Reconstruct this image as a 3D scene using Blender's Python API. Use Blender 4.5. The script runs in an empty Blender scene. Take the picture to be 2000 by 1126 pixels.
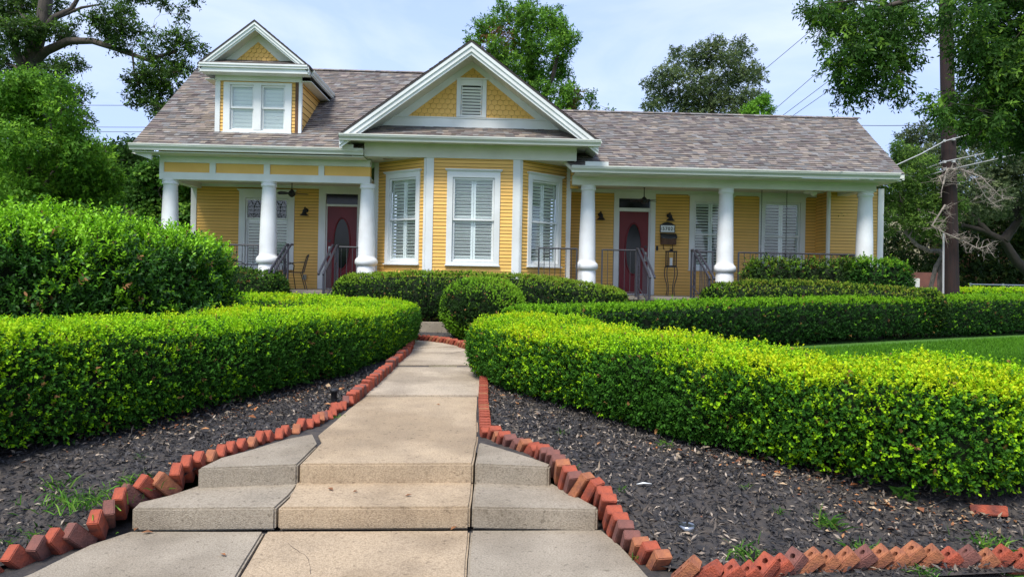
import bpy, bmesh, math, random
import numpy as np
from mathutils import Vector, Matrix, geometry
random.seed(7); RNG = np.random.default_rng(7)
sc = bpy.context.scene
COL = sc.collection

# ---------------------------------------------------------------- camera
EYE = 1.6; F = 1400.0; PCX, PCY = 1000.0, 528.0
yaw, roll = math.radians(1.8), math.radians(1.1)
_r = Vector((math.cos(yaw), -math.sin(yaw), 0)); FW = Vector((math.sin(yaw), math.cos(yaw), 0)); _u = Vector((0, 0, 1))
R2 = _r*math.cos(roll) + _u*math.sin(roll); U2 = -_r*math.sin(roll) + _u*math.cos(roll)
cam_d = bpy.data.cameras.new("camera"); cam = bpy.data.objects.new("camera", cam_d); COL.objects.link(cam)
m = Matrix.Identity(4)
for i in range(3):
    m[i][0] = R2[i]; m[i][1] = U2[i]; m[i][2] = -FW[i]
m[2][3] = EYE
cam.matrix_world = m
cam_d.sensor_width = 36; cam_d.lens = F*36/2000; cam_d.shift_y = -35/2000
cam_d.clip_start = .1; cam_d.clip_end = 2000
sc.camera = cam
# ---------------------------------------------------------------- sky, sun, exposure
SUN_EL, SUN_AZ = math.radians(58), math.radians(205)      # azimuth measured clockwise from +Y; behind and left of the camera
w = bpy.data.worlds.new("World"); sc.world = w; w.use_nodes = True
nt = w.node_tree; bg = nt.nodes['Background']
sky = nt.nodes.new('ShaderNodeTexSky'); sky.sky_type = 'NISHITA'; sky.sun_disc = False
sky.sun_elevation = SUN_EL; sky.sun_rotation = SUN_AZ; sky.dust_density = 2.0; sky.ozone_density = 2.0
tc = nt.nodes.new('ShaderNodeTexCoord'); mp = nt.nodes.new('ShaderNodeMapping'); mp.inputs['Scale'].default_value = (1, 1, 3.5)
nz = nt.nodes.new('ShaderNodeTexNoise'); nz.inputs['Scale'].default_value = 1.6; nz.inputs['Detail'].default_value = 5; nz.inputs['Roughness'].default_value = .5
rp = nt.nodes.new('ShaderNodeMapRange'); rp.inputs['From Min'].default_value = .35; rp.inputs['From Max'].default_value = .7
rp.inputs['To Min'].default_value = .55; rp.inputs['To Max'].default_value = .95
mx = nt.nodes.new('ShaderNodeMix'); mx.data_type = 'RGBA'
cm = nt.nodes.new('ShaderNodeMix'); cm.data_type = 'RGBA'; cm.inputs[6].default_value = (2.65, 3.4, 5.45, 1); cm.inputs[7].default_value = (3.75, 4.25, 5.6, 1)   # thin high overcast, streaked
n9 = nt.nodes.new('ShaderNodeTexNoise'); n9.inputs['Scale'].default_value = 2.6; n9.inputs['Detail'].default_value = 7; n9.inputs['Roughness'].default_value = .55; n9.inputs['Distortion'].default_value = .6
r9 = nt.nodes.new('ShaderNodeMapRange'); r9.inputs['From Min'].default_value = .42; r9.inputs['From Max'].default_value = .66
nt.links.new(mp.outputs[0], n9.inputs['Vector']); nt.links.new(n9.outputs['Fac'], r9.inputs['Value']); nt.links.new(r9.outputs[0], cm.inputs[0]); nt.links.new(cm.outputs[2], mx.inputs[6+1])
nt.links.new(tc.outputs['Generated'], mp.inputs['Vector']); nt.links.new(mp.outputs[0], nz.inputs['Vector'])
nt.links.new(nz.outputs['Fac'], rp.inputs['Value']); nt.links.new(rp.outputs[0], mx.inputs[0])
nt.links.new(sky.outputs[0], mx.inputs[6]); nt.links.new(mx.outputs[2], bg.inputs['Color'])
bg.inputs['Strength'].default_value = .12
sd = bpy.data.lights.new("sun", 'SUN'); sun = bpy.data.objects.new("sun", sd); COL.objects.link(sun)
sd.energy = 2.3; sd.angle = math.radians(18); sd.color = (1, .95, .87)
sv = Vector((math.sin(SUN_AZ)*math.cos(SUN_EL), math.cos(SUN_AZ)*math.cos(SUN_EL), math.sin(SUN_EL)))
sun.rotation_euler = sv.to_track_quat('Z', 'Y').to_euler()
sc.view_settings.view_transform = 'Standard'; sc.view_settings.look = 'None'
sc.view_settings.exposure = 1.02; sc.view_settings.gamma = 1
sc.cycles.max_bounces = 6; sc.cycles.transparent_max_bounces = 12

# ---------------------------------------------------------------- helpers
def ray(px, py): return FW*F + R2*(px-PCX) - U2*(py-PCY)
def at(px, py, Y):
    d = ray(px, py); k = Y/d.y
    return Vector((d.x*k, Y, EYE + d.z*k))
def onz(px, py, z):
    d = ray(px, py); k = (z-EYE)/d.z
    return Vector((d.x*k, d.y*k, z))
def AX(px, py, Y): return at(px, py, Y).x
def AZ(px, py, Y): return at(px, py, Y).z
def lin(r, g, b):
    f = lambda c: ((c/255+.055)/1.055)**2.4 if c > 10 else c/3294.6
    return (f(r), f(g), f(b))
def sstep(a, b, x):
    t = min(1, max(0, (x-a)/(b-a))); return t*t*(3-2*t)

MATS = {}
def mat(name, c, rough=.6, c2=None, scale=6, bump=0, bscale=60, spec=.4, metal=0, detail=4, stretch=None, attr=False, contrast=(.35, .65)):
    M_ = bpy.data.materials.new(name); M_.use_nodes = True; t = M_.node_tree; p = t.nodes['Principled BSDF']
    p.inputs['Roughness'].default_value = rough; p.inputs['Specular IOR Level'].default_value = spec; p.inputs['Metallic'].default_value = metal
    p.inputs['Base Color'].default_value = (*c, 1)
    co = t.nodes.new('ShaderNodeTexCoord'); vec = co.outputs['Object']
    if stretch:
        mm = t.nodes.new('ShaderNodeMapping'); mm.inputs['Scale'].default_value = stretch; t.links.new(vec, mm.inputs[0]); vec = mm.outputs[0]
    src = None
    if c2 is not None:
        n = t.nodes.new('ShaderNodeTexNoise'); n.inputs['Scale'].default_value = scale; n.inputs['Detail'].default_value = detail
        t.links.new(vec, n.inputs['Vector'])
        r = t.nodes.new('ShaderNodeMapRange'); r.inputs['From Min'].default_value = contrast[0]; r.inputs['From Max'].default_value = contrast[1]
        t.links.new(n.outputs['Fac'], r.inputs['Value'])
        x = t.nodes.new('ShaderNodeMix'); x.data_type = 'RGBA'; x.inputs[6].default_value = (*c, 1); x.inputs[7].default_value = (*c2, 1)
        t.links.new(r.outputs[0], x.inputs[0]); src = x.outputs[2]
    if attr:
        a = t.nodes.new('ShaderNodeAttribute'); a.attribute_name = 'col'
        if src is not None:
            x2 = t.nodes.new('ShaderNodeMix'); x2.data_type = 'RGBA'; x2.blend_type = 'MULTIPLY'; x2.inputs[0].default_value = 1
            t.links.new(a.outputs['Color'], x2.inputs[6]); t.links.new(src, x2.inputs[7]); src = x2.outputs[2]
        else: src = a.outputs['Color']
    if name.startswith('concrete'):
        for (sc_n, lo, hi, dark) in ((95, .42, .62, .72), (1.1, .46, .60, .80), (28, .60, .70, .62)):
            n = t.nodes.new('ShaderNodeTexNoise'); n.inputs['Scale'].default_value = sc_n; n.inputs['Detail'].default_value = 6; t.links.new(vec, n.inputs['Vector'])
            r = t.nodes.new('ShaderNodeMapRange'); r.inputs['From Min'].default_value = lo; r.inputs['From Max'].default_value = hi; t.links.new(n.outputs['Fac'], r.inputs['Value'])
            q = t.nodes.new('ShaderNodeMix'); q.data_type = 'RGBA'; q.blend_type = 'MULTIPLY'; q.inputs[7].default_value = (dark, dark*.98, dark*.95, 1)
            t.links.new(r.outputs[0], q.inputs[0]); t.links.new(src, q.inputs[6]); src = q.outputs[2]
    if src is not None: t.links.new(src, p.inputs['Base Color'])
    if bump:
        n2 = t.nodes.new('ShaderNodeTexNoise'); n2.inputs['Scale'].default_value = bscale; n2.inputs['Detail'].default_value = 5
        t.links.new(co.outputs['Object'], n2.inputs['Vector'])
        b = t.nodes.new('ShaderNodeBump'); b.inputs['Strength'].default_value = bump; b.inputs['Distance'].default_value = .01
        t.links.new(n2.outputs['Fac'], b.inputs['Height']); t.links.new(b.outputs[0], p.inputs['Normal'])
    MATS[name] = M_; return M_
def leafmat(name, trans=.35, rough=.45, spec=.3):
    M_ = bpy.data.materials.new(name); M_.use_nodes = True; t = M_.node_tree; p = t.nodes['Principled BSDF']
    a = t.nodes.new('ShaderNodeAttribute'); a.attribute_name = 'col'
    p.inputs['Roughness'].default_value = rough; p.inputs['Specular IOR Level'].default_value = spec
    t.links.new(a.outputs['Color'], p.inputs['Base Color'])
    tr = t.nodes.new('ShaderNodeBsdfTranslucent'); t.links.new(a.outputs['Color'], tr.inputs['Color'])
    x = t.nodes.new('ShaderNodeMixShader'); x.inputs[0].default_value = trans
    t.links.new(p.outputs[0], x.inputs[1]); t.links.new(tr.outputs[0], x.inputs[2])
    t.links.new(x.outputs[0], t.nodes['Material Output'].inputs['Surface']); return M_

YEL = mat('yellow_paint', (.85, .51, .135), .55, (.78, .455, .115), 1.7, .12, 40)
YELS = mat('yellow_siding', (.85, .51, .135), .55, (.78, .455, .115), 1.7, .12, 40, attr=True)
YEL_SHADE = mat('yellow_gap_shade', (.20, .11, .032), .8)  # shadow lines of siding laps and scale gaps, painted as a dark yellow
WHT = mat('white_trim', (.75, .77, .76), .5, (.64, .655, .635), 1.4, .05, 50)
CRM = mat('cream_trim', (.68, .68, .62), .55, (.60, .60, .54), 1.5, .05, 50)
GUT = mat('gutter_paint', (.62, .64, .58), .45, (.50, .52, .46), 1.2, .0, 50, stretch=(.6, 1, 4))
COLM = mat('column_paint', (.80, .82, .83), .5, (.70, .71, .71), 2.5, .25, 35)
SHU = mat('shutter_white', (.84, .87, .86), .5)
ROOM = mat('dark_interior', (.02, .024, .024), .9)
RED = mat('red_door', (.17, .007, .014), .4, (.14, .006, .012), 3)
IRON = mat('black_iron', (.035, .037, .045), .45, (.05, .05, .06), 20, spec=.5)
IRONG = mat('grey_iron', (.042, .042, .058), .4, (.03, .03, .04), 20, spec=.5)
STEEL = mat('steel', (.45, .45, .44), .3, metal=1)
SHIN = mat('roof_shingle', (1, 1, 1), .9, (.78, .78, .78), 30, .5, 200, attr=True)
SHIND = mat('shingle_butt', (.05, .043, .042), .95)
WOODB = mat('bare_wood', (.16, .085, .05), .8, (.08, .04, .025), 8, .3, 60, stretch=(8, 8, .6))
PORF = mat('porch_boards', (.24, .22, .19), .7, (.18, .165, .14), 3)
CEIL = mat('porch_ceiling', (.62, .60, .52), .6, (.56, .54, .47), 2)
CONC_T = mat('concrete_tan', (.53, .405, .265), .85, (.41, .315, .21), 3.2, .8, 170, detail=9, contrast=(.3, .72))
CONC_G = mat('concrete_grey', (.42, .36, .275), .88, (.31, .265, .20), 3.4, .8, 170, detail=9, contrast=(.3, .72))
CONC_U = mat('concrete_walk', (.53, .435, .32), .85, (.40, .335, .255), 2.2, .45, 170, detail=9, contrast=(.3, .72))
SOIL = mat('mulch_soil', (.032, .031, .033), .95, (.075, .063, .054), 14, 1.0, 90, detail=8)
LAWN = mat('lawn_base', (.055, .15, .014), .9, (.075, .19, .02), 5, .6, 80)
CHIP = mat('mulch_chip', (1, 1, 1), .85, attr=True)
BRK = mat('red_brick', (.38, .082, .04), .85, (.17, .048, .034), 16, .8, 90, detail=7)
BRKO = mat('orange_brick', (.40, .15, .065), .88, (.22, .08, .05), 18, .8, 90, detail=7)
BRKD = mat('dark_brick', (.215, .085, .065), .88, (.13, .06, .05), 18, .8, 90, detail=7)
BARK = mat('bark', (.085, .068, .055), .9, (.045, .038, .032), 5, 1.0, 30, stretch=(3, 3, .7))
BARKG = mat('grey_bark', (.27, .24, .20), .9, (.14, .125, .105), 6, .8, 40, stretch=(3, 3, .8))
TWIG = mat('dead_twig', (.36, .31, .26), .9, (.25, .21, .18), 10)
POLEM = mat('pole_wood', (.036, .018, .016), .9, (.018, .014, .014), 4, .5, 40, stretch=(7, 7, .4))
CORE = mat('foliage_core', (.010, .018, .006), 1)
LEAF = leafmat('leaf', .38, .62, .2)
LEAFN = leafmat('leaf_glossy', .28, .48, .25)
BLK = mat('black_plastic', (.02, .02, .022), .5)
WIRE = mat('wire', (.10, .10, .11), .6)
WIREL = mat('pale_wire', (.42, .42, .42), .6)

def glassmat(name, tint, mix):
    M_ = bpy.data.materials.new(name); M_.use_nodes = True; t = M_.node_tree
    for n in list(t.nodes):
        if n.type == 'BSDF_PRINCIPLED': t.nodes.remove(n)
    g = t.nodes.new('ShaderNodeBsdfGlossy'); g.inputs['Roughness'].default_value = .03
    tr = t.nodes.new('ShaderNodeBsdfTransparent'); tr.inputs[0].default_value = (*tint, 1)
    lw = t.nodes.new('ShaderNodeLayerWeight'); lw.inputs[0].default_value = .5
    pw = t.nodes.new('ShaderNodeMath'); pw.operation = 'POWER'; pw.inputs[1].default_value = 4; t.links.new(lw.outputs['Facing'], pw.inputs[0])
    fr = t.nodes.new('ShaderNodeMapRange'); fr.inputs['To Min'].default_value = mix; fr.inputs['To Max'].default_value = .9; t.links.new(pw.outputs[0], fr.inputs['Value'])
    nn = t.nodes.new('ShaderNodeTexNoise'); nn.inputs['Scale'].default_value = 1.5
    b = t.nodes.new('ShaderNodeBump'); b.inputs['Strength'].default_value = .08; b.inputs['Distance'].default_value = .05
    co = t.nodes.new('ShaderNodeTexCoord'); t.links.new(co.outputs['Object'], nn.inputs['Vector'])
    t.links.new(nn.outputs['Fac'], b.inputs['Height']); t.links.new(b.outputs[0], g.inputs['Normal'])
    x = t.nodes.new('ShaderNodeMixShader'); t.links.new(fr.outputs[0], x.inputs[0]); t.links.new(tr.outputs[0], x.inputs[1]); t.links.new(g.outputs[0], x.inputs[2])
    t.links.new(x.outputs[0], t.nodes['Material Output'].inputs['Surface']); return M_
GLASS = glassmat('window_glass', (.97, .99, .985), .05)
GLASSD = mat('door_glass', (.012, .013, .014), .12, spec=.35)

class MB:
    def __init__(s): s.v = []; s.f = []; s.m = []; s.c = []; s.smooth = []
    def face(s, pts, mi=0, col=(1, 1, 1), sm=False):
        n = len(s.v); s.v.extend([tuple(p) for p in pts]); s.f.append(tuple(range(n, n+len(pts)))); s.m.append(mi); s.c.append(col); s.smooth.append(sm)
    def add(s, vs, fs, mi=0, col=(1, 1, 1), sm=False):
        n = len(s.v); s.v.extend([tuple(p) for p in vs])
        for f in fs: s.f.append(tuple(i+n for i in f)); s.m.append(mi); s.c.append(col); s.smooth.append(sm)
    def box(s, x0, x1, y0, y1, z0, z1, mi=0, M=None, col=(1, 1, 1)):
        vs = [Vector((x, y, z)) for z in (z0, z1) for y in (y0, y1) for x in (x0, x1)]
        if M is not None: vs = [M @ v for v in vs]
        s.add(vs, [(0, 2, 3, 1), (4, 5, 7, 6), (0, 1, 5, 4), (2, 6, 7, 3), (0, 4, 6, 2), (1, 3, 7, 5)], mi, col)
    def tube(s, pts, r, n=8, mi=0, cap=True, r1=None, sm=True):
        pts = [Vector(p) for p in pts]; k = len(pts); rings = []; pu = None
        for i, p in enumerate(pts):
            d = (pts[min(i+1, k-1)]-pts[max(i-1, 0)])
            if d.length < 1e-9: d = Vector((0, 0, 1))
            d.normalize()
            if pu is None: pu = d.cross(Vector((.31, .2, 1)) if abs(d.z) < .9 else Vector((1, .1, 0)))
            pu = (pu - d*pu.dot(d)).normalized(); b = d.cross(pu)
            if isinstance(r, (list, tuple)): rr = r[i]
            else: rr = r if r1 is None else r+(r1-r)*i/max(1, k-1)
            rings.append([p+(pu*math.cos(2*math.pi*j/n)+b*math.sin(2*math.pi*j/n))*rr for j in range(n)])
        vs = [q for R in rings for q in R]; fs = []
        for i in range(k-1):
            for j in range(n): fs.append((i*n+j, i*n+(j+1) % n, (i+1)*n+(j+1) % n, (i+1)*n+j))
        s.add(vs, fs, mi, sm=sm)
        if cap: s.add(rings[0][::-1], [tuple(range(n))], mi); s.add(rings[-1], [tuple(range(n))], mi)
    def lathe(s, c, prof, n=24, mi=0):
        vs = []; fs = []
        for (r, z) in prof:
            for j in range(n): vs.append((c[0]+r*math.cos(2*math.pi*j/n), c[1]+r*math.sin(2*math.pi*j/n), c[2]+z))
        for i in range(len(prof)-1):
            for j in range(n): fs.append((i*n+j, i*n+(j+1) % n, (i+1)*n+(j+1) % n, (i+1)*n+j))
        s.add(vs, fs, mi, sm=True)
        s.add(vs[-n:], [tuple(range(n))], mi); s.add(vs[:n][::-1], [tuple(range(n))], mi)
    def prism(s, poly, d, mi=0, mi_side=None):
        poly = [Vector(p) for p in poly]; d = Vector(d); n = len(poly); q = [p+d for p in poly]
        s.add(poly+q, [tuple(range(n))[::-1], tuple(range(n, 2*n))]+[], mi)
        s.add(poly+q, [(i, (i+1) % n, n+(i+1) % n, n+i) for i in range(n)], mi if mi_side is None else mi_side)
    def build(s, name, mats, parent=None, bevel=0, smooth=False):
        me = bpy.data.meshes.new(name); me.from_pydata(s.v, [], s.f)
        if not isinstance(mats, (list, tuple)): mats = [mats]
        for m_ in mats: me.materials.append(m_)
        me.polygons.foreach_set('material_index', s.m)
        me.polygons.foreach_set('use_smooth', s.smooth if not smooth else [True]*len(s.f))
        if any(c != (1, 1, 1) for c in s.c):
            a = me.color_attributes.new('col', 'FLOAT_COLOR', 'CORNER')
            arr = []
            for f, c in zip(s.f, s.c): arr.extend([c[0], c[1], c[2], 1.0]*len(f))
            a.data.foreach_set('color', arr)
        bm = bmesh.new(); bm.from_mesh(me); bmesh.ops.remove_doubles(bm, verts=bm.verts, dist=1e-6) if bevel or smooth else None
        bmesh.ops.recalc_face_normals(bm, faces=bm.faces)
        if bevel:
            es = [e for e in bm.edges if len(e.link_faces) == 2 and e.calc_face_angle(0) > .6]
            bmesh.ops.bevel(bm, geom=es, offset=bevel, segments=2, affect='EDGES', clamp_overlap=True)
        bm.to_mesh(me); bm.free()
        o = bpy.data.objects.new(name, me); COL.objects.link(o); attach(o, parent)
        return o
def attach(o, parent):
    if parent is None: return
    o.parent = parent
    if parent.type == 'EMPTY': o.matrix_parent_inverse = Matrix.Translation(-parent.location)
def tag(o, label=None, cat=None, group=None, kind=None):
    if label: o['label'] = label
    if cat: o['category'] = cat
    if group: o['group'] = group
    if kind: o['kind'] = kind
    return o
def empty(name, loc, label, cat, group=None):
    o = bpy.data.objects.new(name, None); o.empty_display_size = .1; COL.objects.link(o); o.location = Vector(loc)
    return tag(o, label, cat, group)
def kids(o): return [c for c in bpy.data.objects if c.parent == o]
def copy_tree(o, parent=None):
    ch = kids(o)
    c = o.copy(); COL.objects.link(c)
    if parent is not None: c.parent = parent
    for k in ch: copy_tree(k, c)
    return c

# lapped courses (siding and shingles): real stepped geometry
def span_at(poly, v):
    us = []
    n = len(poly)
    for i in range(n):
        (u0, v0), (u1, v1) = poly[i], poly[(i+1) % n]
        if abs(v0-v1) < 1e-9: continue
        lo, hi = min(v0, v1), max(v0, v1)
        if lo-1e-6 <= v <= hi+1e-6: us.append(u0+(u1-u0)*(v-v0)/(v1-v0))
    return (min(us), max(us)) if len(us) >= 2 else None
def lap(mb, O, U, V, N, poly, pitch, th, holes=(), mi=0, mib=1, tabs=False, colf=None, groove=.009):
    O, U, V, N = Vector(O), Vector(U).normalized(), Vector(V).normalized(), Vector(N).normalized()
    vmin = min(p[1] for p in poly); vmax = max(p[1] for p in poly); v = vmin; row = 0
    while v < vmax-1e-4:
        v2 = min(v+pitch, vmax); a = span_at(poly, v+1e-5); b = span_at(poly, v2-1e-5)
        if a and b:
            segs = [(0., 1.)]
            w_ = a[1]-a[0]; w2 = b[1]-b[0]
            vm = (v+v2)/2
            for (h0, h1, k0, k1) in holes:
                if k0 < vm < k1 and w_ > 1e-6:
                    t0, t1 = (h0-a[0])/w_, (h1-a[0])/w_; ns = []
                    for (s0, s1) in segs:
                        if t1 <= s0 or t0 >= s1: ns.append((s0, s1)); continue
                        if t0 > s0: ns.append((s0, t0))
                        if t1 < s1: ns.append((t1, s1))
                    segs = ns
            for (s0, s1) in segs:
                cuts = [s0, s1]
                if not tabs and w_*(s1-s0) > 2.2: xx = random.uniform(.25, .75); cuts = [s0, s0+(s1-s0)*xx, s1]
                if tabs:
                    cuts = [s0]; x = s0 + random.uniform(.05, .3)/max(w_, .1)
                    while x < s1-.03/max(w_, .1): cuts.append(x); x += random.uniform(.10, .23)/max(w_, .1)
                    cuts.append(s1)
                for q in range(len(cuts)-1):
                    c0, c1 = cuts[q], cuts[q+1]
                    t_ = th*(random.choice((.4, .8, 1.0)) if tabs else 1)
                    p0 = O+U*(a[0]+w_*c0)+V*v; p1 = O+U*(a[0]+w_*c1)+V*v
                    q0 = O+U*(b[0]+w2*c0)+V*v2; q1 = O+U*(b[0]+w2*c1)+V*v2
                    kk = random.uniform(.90, 1.02); col = colf() if colf else (kk, kk*random.uniform(.985, 1.0), kk*random.uniform(.93, 1.0))
                    if not tabs and groove:
                        gv = V*min(groove, (v2-v)*.5); mb.face([p0, p1, p1+gv, p0+gv], mib); p0 = p0+gv; p1 = p1+gv
                    mb.face([p0+N*t_, p1+N*t_, q1+N*.001, q0+N*.001], mi, col)
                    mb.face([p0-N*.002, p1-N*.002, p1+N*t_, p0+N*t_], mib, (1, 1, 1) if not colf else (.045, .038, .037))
        v = v2; row += 1
SHC = [(.225, .20, .18), (.19, .165, .155), (.26, .22, .185), (.175, .155, .15), (.225, .22, .215), (.165, .135, .13), (.28, .24, .20), (.205, .20, .20), (.24, .20, .175)]
def shc():
    c = random.choice(SHC); k = random.uniform(.60, 1.14); return (c[0]*k*1.04, c[1]*k*1.02, c[2]*k*.99)

# ---------------------------------------------------------------- leaves
def nrm(a): return a/np.maximum(np.linalg.norm(a, axis=-1, keepdims=True), 1e-9)
def leaf_obj(name, P, D, Nn, L, W, C, matl, parent=None, six=False):
    n = len(P)
    D = nrm(D); S = nrm(np.cross(D, Nn)); Nn = np.cross(S, D)
    L = L[:, None]; W = W[:, None]
    if six:
        V = np.stack([P, P+D*L*.33+S*W*.5+Nn*W*.12, P+D*L*.74+S*W*.42+Nn*W*.12, P+D*L-Nn*L*.1, P+D*L*.74-S*W*.42+Nn*W*.12, P+D*L*.33-S*W*.5+Nn*W*.12], 1); k = 6
    else:
        V = np.stack([P, P+D*L*.5+S*W*.5+Nn*W*.15, P+D*L-Nn*L*.08, P+D*L*.5-S*W*.5+Nn*W*.15], 1); k = 4
    me = bpy.data.meshes.new(name)
    me.vertices.add(n*k); me.vertices.foreach_set('co', V.reshape(-1).astype(np.float32))
    me.loops.add(n*k); me.loops.foreach_set('vertex_index', np.arange(n*k, dtype=np.int32))
    me.polygons.add(n); me.polygons.foreach_set('loop_start', np.arange(0, n*k, k, dtype=np.int32))
    a = me.color_attributes.new('col', 'FLOAT_COLOR', 'POINT')
    CC = np.concatenate([np.repeat(C, k, 0), np.ones((n*k, 1))], 1)
    a.data.foreach_set('color', CC.reshape(-1).astype(np.float32))
    me.update(calc_edges=True); me.materials.append(matl)
    o = bpy.data.objects.new(name, me); COL.objects.link(o); attach(o, parent); return o
def sprigs(P, D, k, slen, lsize, spread=.8, droop=0., wr=.62, jit=.25):
    """k leaves round each twig (P base, D direction). returns leaf arrays and twig index"""
    n = len(P); D = nrm(D); A = nrm(np.cross(D, RNG.normal(size=(n, 3)))); B = np.cross(D, A)
    idx = np.repeat(np.arange(n), k); j = np.tile(np.arange(k), n)
    t = (j+1)/k*slen*RNG.uniform(.8, 1.2, n*k)
    ang = j*2.4+RNG.uniform(0, .9, n*k)
    rad = A[idx]*np.cos(ang)[:, None]+B[idx]*np.sin(ang)[:, None]
    base = P[idx]+D[idx]*t[:, None]
    ld = nrm(D[idx]*(.75)+rad*spread+RNG.normal(size=(n*k, 3))*jit+np.array([0, 0, -droop]))
    nn = nrm(D[idx]*.8-rad*.5+np.array([0, 0, .5])+RNG.normal(size=(n*k, 3))*jit)
    L = lsize*RNG.uniform(.55, 1.3, n*k)
    return base, ld, nn, L, L*wr, idx
def fnoise(P, s, seed=0):
    r = np.random.default_rng(seed); o = np.zeros(len(P))
    for a in range(5):
        d = r.normal(size=3); d /= np.linalg.norm(d); f = s*(.6+a*.45); o += np.sin(P@d*f+r.uniform(0, 6.3))*(1/(1+.35*a))
    return o/2.6
def mixc(a, b, t): return np.array(a)[None]*(1-t[:, None])+np.array(b)[None]*t[:, None]

def hedge(name, label, spine, prof='box', dens=2500, k=6, slen=.05, lsize=.02, lump=.05, cols=None, newtop=.9, newside=.12, six=False, cat='hedge', seed=1, matl=None, flyer=.05, yellow=.25, group=None, bare=0.0, wr=.62):
    """spine: list of (x,y,zbase,ztop,halfwidth)"""
    S = np.array(spine, float)
    # resample spine by Catmull-Rom
    pts = []
    for i in range(len(S)-1):
        p0, p1, p2, p3 = S[max(i-1, 0)], S[i], S[i+1], S[min(i+2, len(S)-1)]
        for t in np.linspace(0, 1, 12, endpoint=False):
            pts.append(.5*((2*p1)+(-p0+p2)*t+(2*p0-5*p1+4*p2-p3)*t*t+(-p0+3*p1-3*p2+p3)*t**3))
    pts.append(S[-1]); pts = np.array(pts)
    if prof == 'box': PR = [(.78, 0), (.93, .15), (1, .45), (.985, .72), (.93, .88), (.82, .965), (.6, 1.0), (.3, 1.01), (0, 1.01)]
    elif prof == 'round': PR = [(.70, 0), (.88, .12), (.99, .32), (.98, .55), (.85, .78), (.62, .92), (.35, .985), (0, 1.0)]
    else: PR = [(.55, 0), (.8, .15), (.98, .38), (1., .55), (.88, .78), (.62, .93), (.33, .99), (0, 1.0)]
    PR = np.array(PR, float)
    seg = np.linalg.norm(np.diff(pts[:, :2], axis=0), axis=1); cum = np.concatenate([[0], np.cumsum(seg)]); Ltot = cum[-1]
    hw = pts[:, 4].mean(); ht = (pts[:, 3]-pts[:, 2]).mean()
    pl = np.linalg.norm(np.diff(PR*[hw, ht], axis=0), axis=1); pc = np.concatenate([[0], np.cumsum(pl)]); Lp = pc[-1]
    A_str = 2*Ltot*Lp; A_cap = 2*math.pi*hw*.8*Lp
    n = int((A_str+A_cap)*dens/k)
    ncap = int(n*A_cap/(A_str+A_cap)); 
    def evalp(t, hx, hy, ph):     # t along spine, (hx,hy) horizontal direction, ph profile arc
        X = [np.interp(t, cum, pts[:, q]) for q in range(5)]
        rho = np.interp(ph, pc, PR[:, 0]); ze = np.interp(ph, pc, PR[:, 1])
        e = Lp*.03
        dr = (np.interp(ph+e, pc, PR[:, 0])-np.interp(ph-e, pc, PR[:, 0]))*hw; dz = (np.interp(ph+e, pc, PR[:, 1])-np.interp(ph-e, pc, PR[:, 1]))*ht
        nl = np.hypot(dr, dz)+1e-9
        P = np.stack([X[0]+hx*X[4]*rho, X[1]+hy*X[4]*rho, X[2]+(X[3]-X[2])*ze], 1)
        N = np.stack([hx*dz/nl, hy*dz/nl, -dr/nl], 1)
        return P, N
    T = np.gradient(pts[:, :2], axis=0); T /= np.linalg.norm(T, axis=1, keepdims=True)
    tl, sl_ = [], []
    for sg in (-1, 1):
        op = pts[:, :2]+np.stack([T[:, 1], -T[:, 0]], 1)*sg*pts[:, 4:5]*.9
        oc = np.concatenate([[0], np.cumsum(np.linalg.norm(np.diff(op, axis=0), axis=1))]); m2 = int((n-ncap)*oc[-1]/(2*Ltot))
        tl.append(np.interp(RNG.uniform(0, oc[-1], m2), oc, cum)); sl_.append(np.full(m2, sg))
    t = np.concatenate(tl); s = np.concatenate(sl_)
    tx = np.interp(t, cum, T[:, 0]); ty = np.interp(t, cum, T[:, 1])
    P1, N1 = evalp(t, ty*s, -tx*s, RNG.uniform(0, Lp, len(t)))
    a = RNG.uniform(-math.pi/2, math.pi/2, ncap*2); end = RNG.choice([0, 1], ncap*2); ph = RNG.uniform(0, Lp, ncap*2)
    keep = RNG.uniform(0, 1, ncap*2) < np.interp(ph, pc, PR[:, 0])
    a, end, ph = a[keep], end[keep], ph[keep]
    ox = np.where(end == 1, T[-1, 0], -T[0, 0]); oy = np.where(end == 1, T[-1, 1], -T[0, 1])
    hx = ox*np.cos(a)-oy*np.sin(a); hy = ox*np.sin(a)+oy*np.cos(a)
    P2, N2 = evalp(np.where(end == 1, Ltot, 0.), hx, hy, ph)
    P = np.concatenate([P1, P2]); N = np.concatenate([N1, N2])
    lumpv = fnoise(P, 5, seed)*lump + fnoise(P, 17, seed+3)*lump*.5
    P = P+N*lumpv[:, None]
    depth = RNG.uniform(0, 1, len(P))**1.5*slen*2.2
    fly = (RNG.uniform(0, 1, len(P)) < flyer)*RNG.uniform(.2, 1.3, len(P))*slen
    P = P-N*depth[:, None]+N*fly[:, None]
    if bare > 0:
        bare = bare
        zrel = (P[:, 2]-P[:, 2].min())/(np.ptp(P[:, 2])+1e-6); kp = RNG.uniform(0, 1, len(P)) > bare*(1-zrel)*(fnoise(P, 6, seed+11) > -.3)
        P, N, depth = P[kp], N[kp], depth[kp]
    D = nrm(N*.7+np.array([0, 0, .75])+RNG.normal(size=P.shape)*.38)
    base, ld, nn, L, Wd, idx = sprigs(P, D, k, slen, lsize, wr=wr)
    up = np.clip(N[:, 2], 0, 1)
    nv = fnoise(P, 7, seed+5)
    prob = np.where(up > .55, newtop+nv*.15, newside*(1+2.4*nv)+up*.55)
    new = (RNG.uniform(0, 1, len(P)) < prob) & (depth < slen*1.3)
    c = cols or dict(old=(.022, .075, .010), mid=(.05, .15, .016), new=(.22, .46, .012), yel=(.42, .50, .015))
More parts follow.
